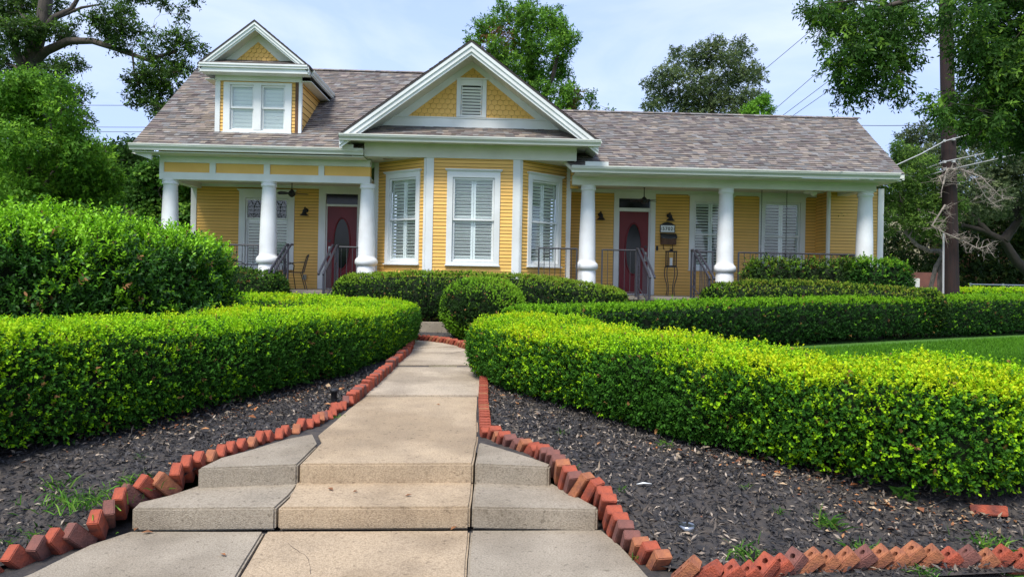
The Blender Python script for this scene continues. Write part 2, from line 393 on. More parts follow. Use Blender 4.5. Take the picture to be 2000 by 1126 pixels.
    tv = RNG.uniform(0, 1, len(P)); C = mixc(c['old'], c['mid'], tv**1.2)
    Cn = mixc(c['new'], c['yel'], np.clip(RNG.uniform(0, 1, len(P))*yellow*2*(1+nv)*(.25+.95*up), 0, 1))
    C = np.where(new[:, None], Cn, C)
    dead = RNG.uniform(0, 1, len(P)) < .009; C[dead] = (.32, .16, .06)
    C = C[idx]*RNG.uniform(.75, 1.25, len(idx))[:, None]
    root = empty(name, (pts[:, 0].mean(), pts[:, 1].mean(), pts[:, 2].min()), label, cat, group)
    leaf_obj('foliage', base, ld, nn, L, Wd, C, matl or LEAF, root, six)
    # inner core
    mb = MB(); shrink = .90; rows = PR; NS = len(pts)
    ring = []
    inset = slen*2.0
    path = [(0, a_) for a_ in np.linspace(-math.pi/2, math.pi/2, 7)]
    cs = []
    for i in range(0, NS, 2): cs.append((cum[i], T[i, 1], -T[i, 0]))
    for a_ in np.linspace(-math.pi/2, math.pi/2, 9)[1:-1]:
        ox, oy = T[-1]; cs.append((Ltot, ox*math.cos(a_)-oy*math.sin(a_), ox*math.sin(a_)+oy*math.cos(a_)))
    for i in range(NS-1, -1, -2): cs.append((cum[i], -T[i, 1], T[i, 0]))
    for a_ in np.linspace(-math.pi/2, math.pi/2, 9)[1:-1]:
        ox, oy = -T[0]; cs.append((0, ox*math.cos(a_)-oy*math.sin(a_), ox*math.sin(a_)+oy*math.cos(a_)))
    cs = np.array(cs); phs = pc
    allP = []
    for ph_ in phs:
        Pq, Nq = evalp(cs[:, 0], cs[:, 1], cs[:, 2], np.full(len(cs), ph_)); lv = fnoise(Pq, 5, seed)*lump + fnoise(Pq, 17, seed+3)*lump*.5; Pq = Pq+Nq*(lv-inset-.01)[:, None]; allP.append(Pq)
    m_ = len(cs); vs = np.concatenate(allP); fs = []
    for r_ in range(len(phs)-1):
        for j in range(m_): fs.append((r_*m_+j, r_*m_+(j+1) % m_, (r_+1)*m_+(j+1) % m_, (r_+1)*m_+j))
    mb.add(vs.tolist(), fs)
    # woody stems below
    rr = random.Random(seed)
    for q in range(int(Ltot*7)+3):
        tt = rr.uniform(0, Ltot); x = np.interp(tt, cum, pts[:, 0]); y = np.interp(tt, cum, pts[:, 1]); zb = np.interp(tt, cum, pts[:, 2]); h_ = np.interp(tt, cum, pts[:, 4])
        ox, oy = rr.uniform(-.6, .6)*h_, rr.uniform(-.6, .6)*h_
        mb.tube([(x+ox, y+oy, zb-.12), (x+ox+rr.uniform(-.05, .05), y+oy+rr.uniform(-.05, .05), zb+.15)], .008, 5)
    mb.build('branches', CORE, root, smooth=False)
    return root

def limb_path(a, b, sag=.15, n=6, rnd=None, wob=.06):
    a, b = Vector(a), Vector(b); L = (b-a).length; rnd = rnd or random; out = []
    for i in range(n+1):
        t = i/n; p = a.lerp(b, t); p.z += math.sin(math.pi*t)*sag*L
        if 0 < i < n: p += Vector((rnd.uniform(-1, 1), rnd.uniform(-1, 1), rnd.uniform(-1, 1)))*wob*L*.5
        out.append(p)
    return out
def tree(name, label, limbs, clumps, nleaf, lsize, cols, cat='tree', group=None, bark=None, k=6, slen=.18, six=False, droop=.1, wr=.5, seed=3, flat=.75, twigr=.012, anchor=None, spread=.8, conn=True, matl=None, share=None, crowncols=None, thin=-.45):
    """limbs: list of (points, r0, r1); clumps: list of (x,y,z,r)"""
    rr = random.Random(seed)
    base = limbs[0][0][0]
    root = empty(name, base, label, cat, group)
    mb = MB(); nodes = []
    for (pts, r0, r1) in limbs:
        mb.tube(pts, r0, 9, r1=r1)
        P_ = [Vector(p) for p in pts]
        for i in range(len(P_)-1):
            for t in (0, .33, .66): nodes.append((P_[i].lerp(P_[i+1], t), r0+(r1-r0)*(i+t)/(len(P_)-1)))
    C = np.array([c[:3] for c in clumps], float); R = np.array([c[3] for c in clumps], float)
    if conn:
        lim = nodes[len(nodes)//4:] if len(nodes) > 8 else nodes
        for c, r in zip(C, R):
            cv = Vector(c); nd = min(lim, key=lambda q: (q[0]-cv).length+max(0, q[0].z-cv.z)*1.2)
            r0 = min(nd[1]*.6, .02+.012*(nd[0]-cv).length+.01)
            pth = limb_path(nd[0], cv, .08, 5, rr, .12); mb.tube(pth, r0, 6, r1=twigr*.6, cap=False)
            for i in range(2, 6): lim.append((pth[i], r0*.7)) if len(lim) < 260 else None
            for q in range(5):
                e = cv+Vector((rr.gauss(0, 1), rr.gauss(0, 1), rr.gauss(0, .8)))*r*.6
                mb.tube(limb_path(pth[-2], e, .05, 3, rr, .15), twigr*.7, 4, r1=twigr*.25, cap=False)
    mb.build('trunk', bark or BARK, root, smooth=False)
    wgt = R**2; wgt /= wgt.sum(); n = nleaf//k
    ci = RNG.choice(len(C), n, p=wgt)
    g = RNG.normal(size=(n, 3)); g = nrm(g)*(RNG.uniform(0, 1, n)**.45)[:, None]*np.array([1, 1, flat])
    # lumpy clumps: break each into sub-sprays
    P = C[ci]+g*R[ci][:, None]
    keep = fnoise(P, 3.2/np.median(R)*1.4, seed) > thin
    P, g, ci = P[keep], g[keep], ci[keep]
    D = nrm(g*.9+RNG.normal(size=P.shape)*.5+np.array([0, 0, .25-droop*2]))
    b, ld, nn, L, Wd, idx = sprigs(P, D, k, slen, lsize, spread=spread, droop=droop, wr=wr)
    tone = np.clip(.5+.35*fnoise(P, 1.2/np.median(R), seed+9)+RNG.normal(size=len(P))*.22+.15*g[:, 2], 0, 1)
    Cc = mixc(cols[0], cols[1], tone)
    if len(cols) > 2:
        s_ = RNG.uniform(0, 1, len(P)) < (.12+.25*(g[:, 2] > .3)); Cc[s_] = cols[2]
    if crowncols is not None:
        for (x, y, z, r, cc) in crowncols:
            dd = np.linalg.norm(P-np.array([x, y, z]), axis=1) < r*(1+.4*fnoise(P, 3, 5)); Cc[dd] = np.array(cc)
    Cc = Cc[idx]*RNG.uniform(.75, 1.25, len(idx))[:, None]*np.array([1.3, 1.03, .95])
    leaf_obj('crown', b, ld, nn, L, Wd, Cc, matl or LEAF, root, six)
    return root
def cloud(cx, cy, cz, rx, ry, rz, n, r, seed, shell=.4, zmin=-9):
    q = random.Random(seed); out = []
    while len(out) < n:
        v = Vector((q.gauss(0, 1), q.gauss(0, 1), q.gauss(0, 1))).normalized()*(shell+(1-shell)*q.random())
        z = cz+v.z*rz
        if z < zmin: continue
        out.append((cx+v.x*rx, cy+v.y*ry, z, r*q.uniform(.65, 1.3)))
    return out
# ================================================================ GROUND
def gz(x, y):      # surface of the beds and lawn
    return .245*sstep(3.85, 5.05, y) + .006*max(0, y-5)
def upz(y): return .262+.006*max(0, y-5)
def g0(x, y):
    base = gz(x, y)-.03
    k = sstep(-3.4, -2.7, x)*(1-sstep(2.3, 3.2, x))*(1-sstep(5.2, 6.0, y))
    return base*(1-k)+min(base, -.045)*k
mb = MB()
xs = [-400, -150, -60, -30, -20]+[x*1.0 for x in range(-15, -4)]+[x*.35-4 for x in range(0, 27)]+[6+x for x in range(0, 12)]+[20, 30, 60, 150, 400]
ys = [-200, -60, -20, -8, -3, 0, 1.5]+[2.5+.25*i for i in range(0, 20)]+[8+i for i in range(0, 20)]+[30, 40, 60, 100, 200, 500]
vs = [(x, y, g0(x, y) if -50 < y < 30 else gz(x, min(y, 30))-.03) for y in ys for x in xs]; nx = len(xs)
fs = [(j*nx+i, j*nx+i+1, (j+1)*nx+i+1, (j+1)*nx+i) for j in range(len(ys)-1) for i in range(nx-1)]
mb.add(vs, fs, sm=True)
tag(mb.build('ground', LAWN), kind='structure')

def sheet(name, poly, off, matl, step=.25, zf=gz, amp=0, seed=0):
    poly = [Vector((p[0], p[1])) for p in poly]
    x0 = min(p.x for p in poly); x1 = max(p.x for p in poly); y0 = min(p.y for p in poly); y1 = max(p.y for p in poly)
    pts = []; n = len(poly)
    for i in range(n):
        a, b = poly[i], poly[(i+1) % n]; L = (b-a).length; q = max(1, int(L/step))
        for j in range(q): pts.append(a.lerp(b, j/q))
    edges = [(i, (i+1) % len(pts)) for i in range(len(pts))]; nb = len(pts)
    def inside(p):
        c = False
        for i in range(n):
            a, b = poly[i], poly[i-1]
            if (a.y > p.y) != (b.y > p.y) and p.x < (b.x-a.x)*(p.y-a.y)/(b.y-a.y)+a.x: c = not c
        return c
    x = x0+step/2
    while x < x1:
        y = y0+step/2
        while y < y1:
            p = Vector((x+random.uniform(-.2, .2)*step, y+random.uniform(-.2, .2)*step))
            if inside(p): pts.append(p)
            y += step
        x += step
    V, E_, Fc, *_ = geometry.delaunay_2d_cdt(pts, edges, [list(range(nb))], 1, 1e-6)
    P3 = np.array([(v.x, v.y, zf(v.x, v.y)+off) for v in V])
    if amp: P3[:, 2] += fnoise(P3*[1, 1, 0], 4, seed)*amp+fnoise(P3*[1, 1, 0], 13, seed+1)*amp*.5
    mb = MB(); mb.add(P3.tolist(), [tuple(f) for f in Fc], sm=True)
    return tag(mb.build(name, matl), kind='structure')
def gp(px, py, z=None):
    # point on the bed surface seen at this place
    zz = .2
    for _ in range(12):
        p = onz(px, py, zz); zz = gz(p.x, p.y)
    return p
# bed outlines (curb side edges)
Lcurb_px = [(-60, 1118), (20, 1098), (110, 1060), (190, 1030), (245, 990), (330, 945), (400, 905), (470, 882), (560, 852), (620, 832), (660, 806), (690, 788), (735, 752), (775, 712), (800, 690), (808, 668)]
Lc = [gp(*p) for p in Lcurb_px]
Rcurb_px = [(940, 735), (938, 790), (941, 850), (985, 868), (1040, 886), (1080, 912), (1120, 950), (1165, 985), (1200, 1030), (1240, 1075), (1290, 1105)]
Rc = [gp(*p) for p in Rcurb_px]
sheet('soil', [(-4.2, 1.0), (3.6, 1.0), (3.4, 5.25), (-3.8, 5.25)], -.03, SOIL, .4, zf=lambda x, y: 0)
bedL = [(-9, 3.3), (-2.9, 3.45)]+[(p.x+(.45 if p.y > 5.15 else 0), p.y) for p in Lc]+[(-1.9, 12.6), (-2.2, 13.6), (-9, 13.6)]
sheet('mulch_bed', bedL, 0.0, SOIL, .22, amp=.006, seed=2)
bedR = [(p.x-(.4 if p.y > 5.15 else 0), p.y) for p in Rc]+[(1.5, 3.72), (3.6, 3.9), (7.5, 4.2), (4.9, 5.9), (4.4, 6.8), (2.5, 8.3), (1.2, 9.8), (.3, 10.6), (-.35, 10.9)]
sheet('mulch_bed', bedR, 0.0, SOIL, .22, amp=.006, seed=4)
bedB = [(-2.5, 13.9), (-1.55, 13.75), (-.9, 13.2), (-.35, 12.45), (.6, 12.6), (2.5, 13.2), (2.6, 14.6), (-4.8, 14.6), (-5, 14.2)]
sheet('mulch_bed', bedB, .01, SOIL, .3, amp=.01, seed=6)
# ---------------------------------------------------------------- path and steps
def slab(name, poly, ztop, th, matl, bev=.012, crv=None):
    mb = MB(); pts = []
    for p in poly: pts.append(Vector((p[0], p[1], ztop)))
    # subdivide long edges so that edges can be slightly irregular
    out = []
    n = len(pts)
    for i in range(n):
        a, b = pts[i], pts[(i+1) % n]; q = max(1, int((b-a).length/.18)); 
        for j in range(q):
            p = a.lerp(b, j/q)
            if j: p += Vector((random.uniform(-.003, .003), random.uniform(-.003, .003), 0))
            out.append(p)
    mb.prism(out, (0, 0, -th))
    return tag(mb.build(name, matl, bevel=bev), kind='structure')
def Z2(pl, z): return [onz(x, y, z) for x, y in pl]
g = .006
# lower slabs at street level
slab('path', Z2([(255, 1036), (516, 1036), (465, 1120), (336, 1400), (-420, 1400), (-60, 1165), (60, 1118), (175, 1062)], 0.0), 0, .12, CONC_G)
slab('path', Z2([(520, 1036), (917, 1034), (911, 1122), (904, 1400), (350, 1400), (471, 1120)], 0.004), .004, .12, CONC_T)
slab('path', Z2([(920, 1034), (1176, 1033), (1215, 1065), (1262, 1118), (1400, 1250), (1560, 1400), (907, 1400), (913, 1122)], 0.0), 0, .12, CONC_G)
# first step (top .13)
z1 = .13
slab('step', Z2([(258, 992), (300, 992), (538, 990), (566, 965), (583, 944), (560, 930), (440, 930), (390, 946), (330, 966), (270, 980)], z1), z1, .14, CONC_G, .012)
slab('step', Z2([(543, 990), (918, 989), (922, 965), (925, 930), (580, 930), (566, 968)], z1+.002), z1+.002, .142, CONC_T, .014)
slab('step', Z2([(922, 989), (1166, 994), (1169, 990), (1125, 966), (1078, 942), (1050, 930), (928, 930), (924, 965)], z1), z1, .14, CONC_G, .012)
z2 = .262
slab('step', Z2([(386, 914), (581, 906), (622, 866), (612, 846), (560, 856), (480, 880), (430, 893)], z2), z2, .145, CONC_G, .012)
slab('step', Z2([(928, 905), (1072, 911), (1077, 906), (1040, 893), (985, 876), (936, 862)], z2), z2, .145, CONC_G, .012)
slab('path', Z2([(585, 905), (924, 904), (933, 860), (934, 774), (712, 774), (680, 798), (652, 822), (618, 850), (625, 864)], z2+.003), z2+.003, .15, CONC_T, .014)
def zz2(px, py):
    z = z2
    for _ in range(6): p = onz(px, py, z); z = upz(p.y)
    return (p.x, p.y)
slab('path', [zz2(*q) for q in [(714, 771), (935, 771), (942, 735), (946, 714), (762, 714)]], upz(7.6), .2, CONC_U, .008)
slab('path', [zz2(*q) for q in [(764, 712), (946, 712), (943, 690), (925, 682), (870, 668), (830, 664), (806, 664), (790, 690)]]+[], upz(10), .2, CONC_U, .006)
slab('path', [(-.42, 12.15), (-.9, 12.95), (-1.6, 13.5), (-2.6, 13.7), (-5.5, 14.1), (-5.5, 13.3), (-3.0, 12.8), (-2.1, 12.3), (-1.7, 11.6)], upz(12), .2, CONC_U, .006)
slab('path', [(-.42, 12.1), (.8, 12.2), (2.6, 12.8), (4.0, 14.2), (3.0, 14.4), (1.8, 13.4), (.6, 12.75), (-.2, 12.6)], upz(12)+.003, .2, CONC_U, .006)
def crack(pts, z, wd=.004):
    P_ = [onz(x, y, z) for x, y in pts]; Q = []
    for i in range(len(P_)-1):
        for t in np.linspace(0, 1, 6, endpoint=False): Q.append(P_[i].lerp(P_[i+1], t)+Vector((random.uniform(-1, 1), random.uniform(-1, 1), 0))*.006)
    mb = MB()
    for i in range(len(Q)-1):
        d = (Q[i+1]-Q[i]).normalized(); n_ = Vector((-d.y, d.x, 0))*wd*random.uniform(.4, 1.1)
        mb.face([Q[i]-n_, Q[i]+n_, Q[i+1]+n_, Q[i+1]-n_])
    tag(mb.build('path_crack', SOIL), kind='structure')
crack([(870, 691), (895, 687), (918, 683)], upz(10)+.002, .008); crack([(755, 744), (800, 742), (850, 745), (934, 741)], upz(7.6)+.002, .003)
crack([(560, 1060), (600, 1085), (610, 1126)], .006, .0015)
# driveway strip behind the right rear hedge
slab('path', [(6.5, 16.6), (30, 21), (30, 24), (10, 19.6)], gz(0, 16)+.02, .2, CONC_U, .006)
# ================================================================ HOUSE
YW, YC, YB, YE, YF, YG, YA = 18.7, 16.95, 16.85, 16.3, 16.4, 15.9, 17.5
house = empty('house', (0, 18.7, .3), 'yellow clapboard cottage with white trim, mottled shingle roof and two gables behind the hedges', 'house')
def part(mb, name, mats, parent=house, bevel=0, label=None, smooth=False):
    o = mb.build(name, mats, parent, bevel, smooth)
    if label: o['label'] = label
    return o
def siding(mb, x0, x1, z0, z1, Y, holes=()):
    lap(mb, (x0, Y, z0), (1, 0, 0), (0, 0, 1), (0, -1, 0), [(0, 0), (x1-x0, 0), (x1-x0, z1-z0), (0, z1-z0)], .079, .013,
        [(h[0]-x0, h[1]-x0, h[2]-z0, h[3]-z0) for h in holes])
def wsiding(mb, a, b, z0, z1, holes=()):
    a = Vector((a[0], a[1], z0)); U = Vector((b[0], b[1], z0))-a; L = U.length; N = Vector((U.y, -U.x, 0)).normalized()
    lap(mb, a, U, (0, 0, 1), N, [(0, 0), (L, 0), (L, z1-z0), (0, z1-z0)], .079, .013, [(h[0], h[1], h[2]-z0, h[3]-z0) for h in holes])
FL = 1.03
# generic double-hung window with plantation shutters, in wall frame (a: left bottom point on wall plane, U: unit along wall)
def frameM(a, U):
    U = Vector(U).normalized(); N = Vector((U.y, -U.x, 0)).normalized()   # outward
    M = Matrix.Identity(4)
    for i in range(3): M[i][0] = U[i]; M[i][1] = -N[i]; M[i][2] = (0, 0, 1)[i]; M[i][3] = a[i]
    return M      # local x along wall, local y into the wall, z up
def window(a, U, W, H, trim=.13, cap=True, rail=.5, leaded=False, panels=2, nslat=11, sill=True, dark=False, tilt=48, label=None):
    M = frameM(a, U); mb = MB()
    t = trim; hd = t*1.25
    mb.box(0, t, -.035, .05, 0, H, M=M); mb.box(W-t, W, -.035, .05, 0, H, M=M); mb.box(t, W-t, -.035, .05, H-hd, H, M=M)
    mb.box(t, W-t, -.03, .05, 0, .07, M=M)
    if cap: mb.box(-.045, W+.045, -.085, .05, H, H+.028, M=M); mb.box(-.025, W+.025, -.06, .05, H-.022, H, M=M)
    if sill: mb.box(-.02, W+.02, -.075, .05, -.03, 0, M=M)
    fr = part(mb, 'window', WHT, bevel=.004, label=label)
    x0, x1, zb, zt = t+.005, W-t-.005, .075, H-hd-.005
    zm = zb+(zt-zb)*rail; s = .042
    def sash(z0, z1, yy):
        m2 = MB(); m2.box(x0, x0+s, yy, yy+.035, z0, z1, M=M); m2.box(x1-s, x1, yy, yy+.035, z0, z1, M=M)
        m2.box(x0+s, x1-s, yy, yy+.035, z0, z0+s, M=M); m2.box(x0+s, x1-s, yy, yy+.035, z1-s, z1, M=M)
        so = part(m2, 'sash', WHT, fr, .003)
        m3 = MB(); m3.box(x0+s, x1-s, yy+.014, yy+.018, z0+s, z1-s, M=M); part(m3, 'pane', GLASS, so)
    sash(zm-.02, zt, .0); sash(zb, zm+.022, .037)
    if leaded:
        m2 = MB(); zl = zm; W_ = x1-x0-2*s; nx_ = 6; zt2 = zt-s; zb2 = zm+.02; hh = zt2-zb2
        for i in range(nx_+1):
            x = x0+s+W_*i/nx_
            m2.tube([M@Vector((x, .01, zb2)), M@Vector((x, .01, zb2+hh*.62))], .0065, 4)
        for zf_ in (.2, .42, .62): m2.tube([M@Vector((x0+s, .01, zb2+hh*zf_)), M@Vector((x1-s, .01, zb2+hh*zf_))], .0065, 4)
        for i in range(nx_):
            x = x0+s+W_*i/nx_; d = W_/nx_
            m2.tube([M@Vector((x, .01, zb2+hh*.62)), M@Vector((x+d/2, .01, zt2-hh*.04)), M@Vector((x+d, .01, zb2+hh*.62))], .0065, 4)
            m2.tube([M@Vector((x, .01, zb2)), M@Vector((x+d/2, .01, zb2+hh*.2)), M@Vector((x+d, .01, zb2))], .0065, 4)
            if i < nx_-1: m2.tube([M@Vector((x+d/2, .01, zt2-hh*.04)), M@Vector((x+d, .01, zt2-hh*.25)), M@Vector((x+1.5*d, .01, zt2-hh*.04))], .0065, 4)
        part(m2, 'leading', IRON, fr)
    # shutters
    y0 = .082; pw = (x1-x0)/panels
    for p_ in range(panels):
        m2 = MB(); a0 = x0+pw*p_+.003; a1 = x0+pw*(p_+1)-.003; st = .05
        ztop = zm if leaded else zt
        m2.box(a0, a0+st, y0, y0+.03, zb, ztop, M=M); m2.box(a1-st, a1, y0, y0+.03, zb, ztop, M=M)
        m2.box(a0+st, a1-st, y0, y0+.03, zb, zb+.07, M=M); m2.box(a0+st, a1-st, y0, y0+.03, ztop-.07, ztop, M=M)
        m2.box(a0+st, a1-st, y0, y0+.03, (zb+ztop)/2-.03, (zb+ztop)/2+.03, M=M) if not leaded else None
        for (l0, l1) in ([(zb+.07, (zb+ztop)/2-.03), ((zb+ztop)/2+.03, ztop-.07)] if not leaded else [(zb+.07, ztop-.07)]):
            ns = max(3, int(round((l1-l0)/.078)))
            for i in range(ns):
                zc = l0+(l1-l0)*(i+.5)/ns
                R_ = M@Matrix.Translation((0, y0+.015, zc))@Matrix.Rotation(math.radians(tilt+random.uniform(-3, 3)), 4, 'X')
                m2.box(a0+st, a1-st, -.004, .004, -.036, .036, M=R_)
        part(m2, 'shutter', SHU, fr)
    m4 = MB(); m4.box(t-.02, W-t+.02, .25, .27, -.02, H, M=M); part(m4, 'interior', ROOM, fr)
    return fr
def hole(x0, x1, z0, z1, t=.06): return (x0+t, x1-t, z0+.02, z1-t)

# ---- bay
zb0, zfr = .3, AZ(920, 309, YF)           # soffit height of bay
bx0, bx1 = AX(832, 400, YF), AX(1015, 400, YF); bl, br = AX(735, 420, YA), AX(1108, 430, YA)
cw = .165
mb = MB()
wx0, wx1 = AX(872, 430, YF), AX(976, 430, YF); wz0, wz1 = AZ(920, 517, YF), AZ(920, 333, YF)
wsiding(mb, (bx0+cw*.5, YF), (bx1-cw*.5, YF), zb0, zfr, [(wx0-bx0-cw*.5+.05, wx1-bx0-cw*.5-.05, wz0+.02, wz1-.05)])
def angwin(pa, pb, xl, xr):
    """position along the angled wall for picture columns xl, xr"""
    A_, B_ = Vector((pa[0], pa[1])), Vector((pb[0], pb[1])); L = (B_-A_).length; out = []
    for px in (xl, xr):
        d = ray(px, 430); # solve A+s*(B-A) on the ray in plan
        D_ = B_-A_; det = d.x*D_.y-d.y*D_.x
        s = (A_.x*d.y-A_.y*d.x)/(det) if abs(det) > 1e-9 else 0
        s = -(A_.x*d.y-A_.y*d.x)/(D_.x*d.y-D_.y*d.x); out.append(s*L)
    return out, L
(lw0, lw1), LL = angwin((bl, YA), (bx0, YF), 754, 820)
(rw0, rw1), RL = angwin((bx1, YF), (br, YA), 1030, 1095)
wsiding(mb, (bl, YA), (bx0, YF), zb0, zfr, [(lw0+.05, lw1-.05, wz0+.02, wz1-.05)])
wsiding(mb, (bx1, YF), (br, YA), zb0, zfr, [(rw0+.05, rw1-.05, wz0+.02, wz1-.05)])
wsiding(mb, (br, YA), (br, YW), zb0, zfr); wsiding(mb, (bl, YW), (bl, YA), zb0, zfr)
part(mb, 'wall', [YELS, YEL_SHADE])
mb = MB()
mb.box(bx0, bx0+cw, YF-.03, YF+.1, zb0, zfr); mb.box(bx1-cw, bx1, YF-.03, YF+.1, zb0, zfr)
mb.box(bl-.06, bl+.06, YA-.05, YA+.08, zb0, zfr); mb.box(br-.05, br+.08, YA-.04, YA+.09, zb0, zfr)
Ul = Vector((bx0-bl, YF-YA, 0)).normalized(); Ur = Vector((br-bx1, YA-YF, 0)).normalized()
mb.box(LL-.06, LL+.012, -.03, .03, 0, zfr-zb0, M=frameM((bl, YA, zb0), Ul)); mb.box(-.012, .06, -.03, .03, 0, zfr-zb0, M=frameM((bx1, YF, zb0), Ur))
part(mb, 'corner_board', WHT, bevel=.004)
window((wx0, YF, wz0), (1, 0, 0), wx1-wx0, wz1-wz0, nslat=11, label='widest bay window, facing the front walk')
window((bl+Ul.x*lw0, YA+Ul.y*lw0, wz0), Ul, lw1-lw0, wz1-wz0, trim=.115, label='bay window on the left slant wall')
window((bx1+Ur.x*rw0, YF+Ur.y*rw0, wz0), Ur, rw1-rw0, wz1-wz0, trim=.115, label='bay window on the right slant wall')

# ---- main gable over the bay
gz_eave = AZ(917, 270, YG); gcx = AX(921, 82, YG); gpk = AZ(920, 82, YG); gL, gR = AX(668, 268, YG), AX(1168, 272, YG)
fzL, fzR = AX(712, 290, YF), AX(1126, 300, YF); fz1 = AZ(918, 279, YF)
mb = MB(); mb.box(fzL, fzR, YF-.045, YF-.005, zfr-.015, fz1+.15); mb.box(fzL, fzR, YF-.06, YF-.02, fz1-.03, fz1+.15)
mb.box(fzR-.04, fzR, YF-.004, YA+1.2, zfr-.015, fz1+.15); mb.box(fzL, fzL+.04, YF-.004, YA+1.2, zfr-.015, fz1+.15)
part(mb, 'frieze', CRM, bevel=.004)
mb = MB(); mb.box(fzL+.04, fzR-.04, YF-.005, YW, zfr, zfr+.03)          # soffit over the clipped corners
mb.box(gL, gR, YG+.02, YF-.045, gz_eave-.075, gz_eave-.055); mb.box(gL+.0, fzL, YF-.045, YW+.3, gz_eave-.075, gz_eave-.055); mb.box(fzR, gR, YF-.045, YW+.3, gz_eave-.075, gz_eave-.055)
part(mb, 'soffit', CRM)
def gutter(x0, x1, Y, zt, h=.13, d=.12, parent=house, ends=True, name='gutter'):
    mb = MB(); prof = [(0, 0), (-d*.55, 0), (-d*.62, h*.3), (-d*.95, h*.62), (-d*.95, h*.8), (-d*1.05, h*.82), (-d*1.05, h), (-d*.93, h), (-d*.9, h*.86), (0, h*.86)]
    mb.prism([(x0, Y+p[0], zt-h+p[1]) for p in prof], (x1-x0, 0, 0)); return part(mb, name, GUT, parent)
def gutter_y(y0, y1, X, zt, sgn, h=.11, d=.1):
    mb = MB(); prof = [(0, 0), (d*.55, 0), (d*.62, h*.3), (d*.95, h*.62), (d*.95, h), (d*.85, h), (d*.8, h*.86), (0, h*.86)]
    mb.prism([(X+p[0]*sgn, y0, zt-h+p[1]) for p in prof], (0, y1-y0, 0)); return part(mb, 'gutter', GUT)
gutter(gL-.06, gR+.06, YG+.04, gz_eave+.03, .14, .12)
gutter_y(YG+.041, 18.6, gR+.0, gz_eave+.02, 1)
gutter_y(YG+.041, 18.6, gL-.0, gz_eave+.02, -1)
gs = (gpk-gz_eave)/(gR-gcx)
def gslope(x): return gpk-gs*abs(x-gcx)
YT = YG+.85      # gable face
def roofslab(mb, pts, th, mi=0):   # pts of upper surface, thickness straight down
    mb.prism([Vector(p) for p in pts], (0, 0, -th), mi)
# gable roof planes (shingled) 
Yr = 20.0
def gable_roof(cx, pk, hw, slope, y0, y1, gname, rakew=.17, th=.045, fl=0):
    for s in (-1, 1):
        mb = MB(); L = math.hypot(hw, hw*slope); U = Vector((0, 1, 0)) if s < 0 else Vector((0, 1, 0))
        V = Vector((-s*1, 0, slope)).normalized(); N = Vector((s*slope, 0, 1)).normalized()
        O = Vector((cx+s*hw, y0, pk-slope*hw))
        lap(mb, O+N*th, U, V, N, [(0, 0), (y1-y0, 0), (y1-y0, L), (0, L)], .13, .012, tabs=True, colf=shc)
        part(mb, 'roof', [SHIN, SHIND])
        mb = MB()
        e = .02
        pts = [(cx+s*(hw+e), y0-.012, pk-slope*(hw+e)+.045), (cx, y0-.012, pk+.045), (cx, y0-.012, pk-.002), (cx+s*(hw+e), y0-.012, pk-slope*(hw+e)-.002)]
        mb.prism(pts, (0, y1-y0, 0)); part(mb, 'roof_edge', SHIND)
        mb = MB()
        d0, d1 = .004, rakew
        for (a, b_, yy, tk) in ((d0, rakew*.45, y0-.005, .06), (rakew*.45, rakew*1.0, y0+.02, .04), (rakew, rakew*1.35, y0+.05, .03)):
            pts = [(cx+s*hw, yy, pk-slope*hw-a), (cx, yy, pk-a), (cx, yy, pk-b_), (cx+s*hw, yy, pk-slope*hw-b_)]
            mb.prism(pts, (0, tk, 0))
        part(mb, 'rake_board', WHT, bevel=0)
        mb = MB(); k = rakew*.9; pts = [(cx+s*hw, y0+.07, pk-slope*hw-k), (cx, y0+.07, pk-k), (cx, y0+.07, pk-k-.02), (cx+s*hw, y0+.07, pk-slope*hw-k-.02)]
        mb.prism(pts, (0, y1-y0-.1, 0)); part(mb, 'soffit', CRM)
gable_roof(gcx, gpk, gR-gcx+.02, gs, YG, Yr, 'g', .2)
# gable face: white boards, fish scales, vent
def fish(mb, tri, Y, w_=.135, h_=.115, skip=None):
    """tri: function(x)->max z; x range; z0"""
    x0, x1, z0, zf = tri; r = 0; z = z0-.03
    ztop = max(zf(x0+(x1-x0)*i/40) for i in range(41))
    while z < ztop:
        off = (r % 2)*w_/2; x = x0-w_+off
        while x < x1+w_:
            xc = x+w_/2
            if z+.03 < zf(xc)+.02 and x0-.02 < xc < x1+.02 and not (skip and skip[0] < xc < skip[1] and skip[2] < z+.04 < skip[3]):
                pts = [(xc-w_/2+.003, z+h_*1.5), (xc-w_/2+.003, z+w_*.42)]
                for q in range(1, 8):
                    a = math.pi+math.pi*q/8; pts.append((xc+math.cos(a)*(w_/2-.003), z+w_*.42+math.sin(a)*w_*.42))
                pts += [(xc+w_/2-.003, z+w_*.42), (xc+w_/2-.003, z+h_*1.5)]
                d = .024+random.uniform(0, .004)
                def P(x_, z_): 
                    t = (z_-z)/(h_*1.5); return (x_, Y-d*(1-t)-.003, z_)
                f_ = [P(*p) for p in pts]; mb.face(f_, 0)
                for i in range(1, len(pts)-2): 
                    a, b = f_[i], f_[i+1]; mb.face([a, b, (b[0], Y+.0, b[2]), (a[0], Y+.0, a[2])], 1)
            x += w_
        z += h_; r += 1
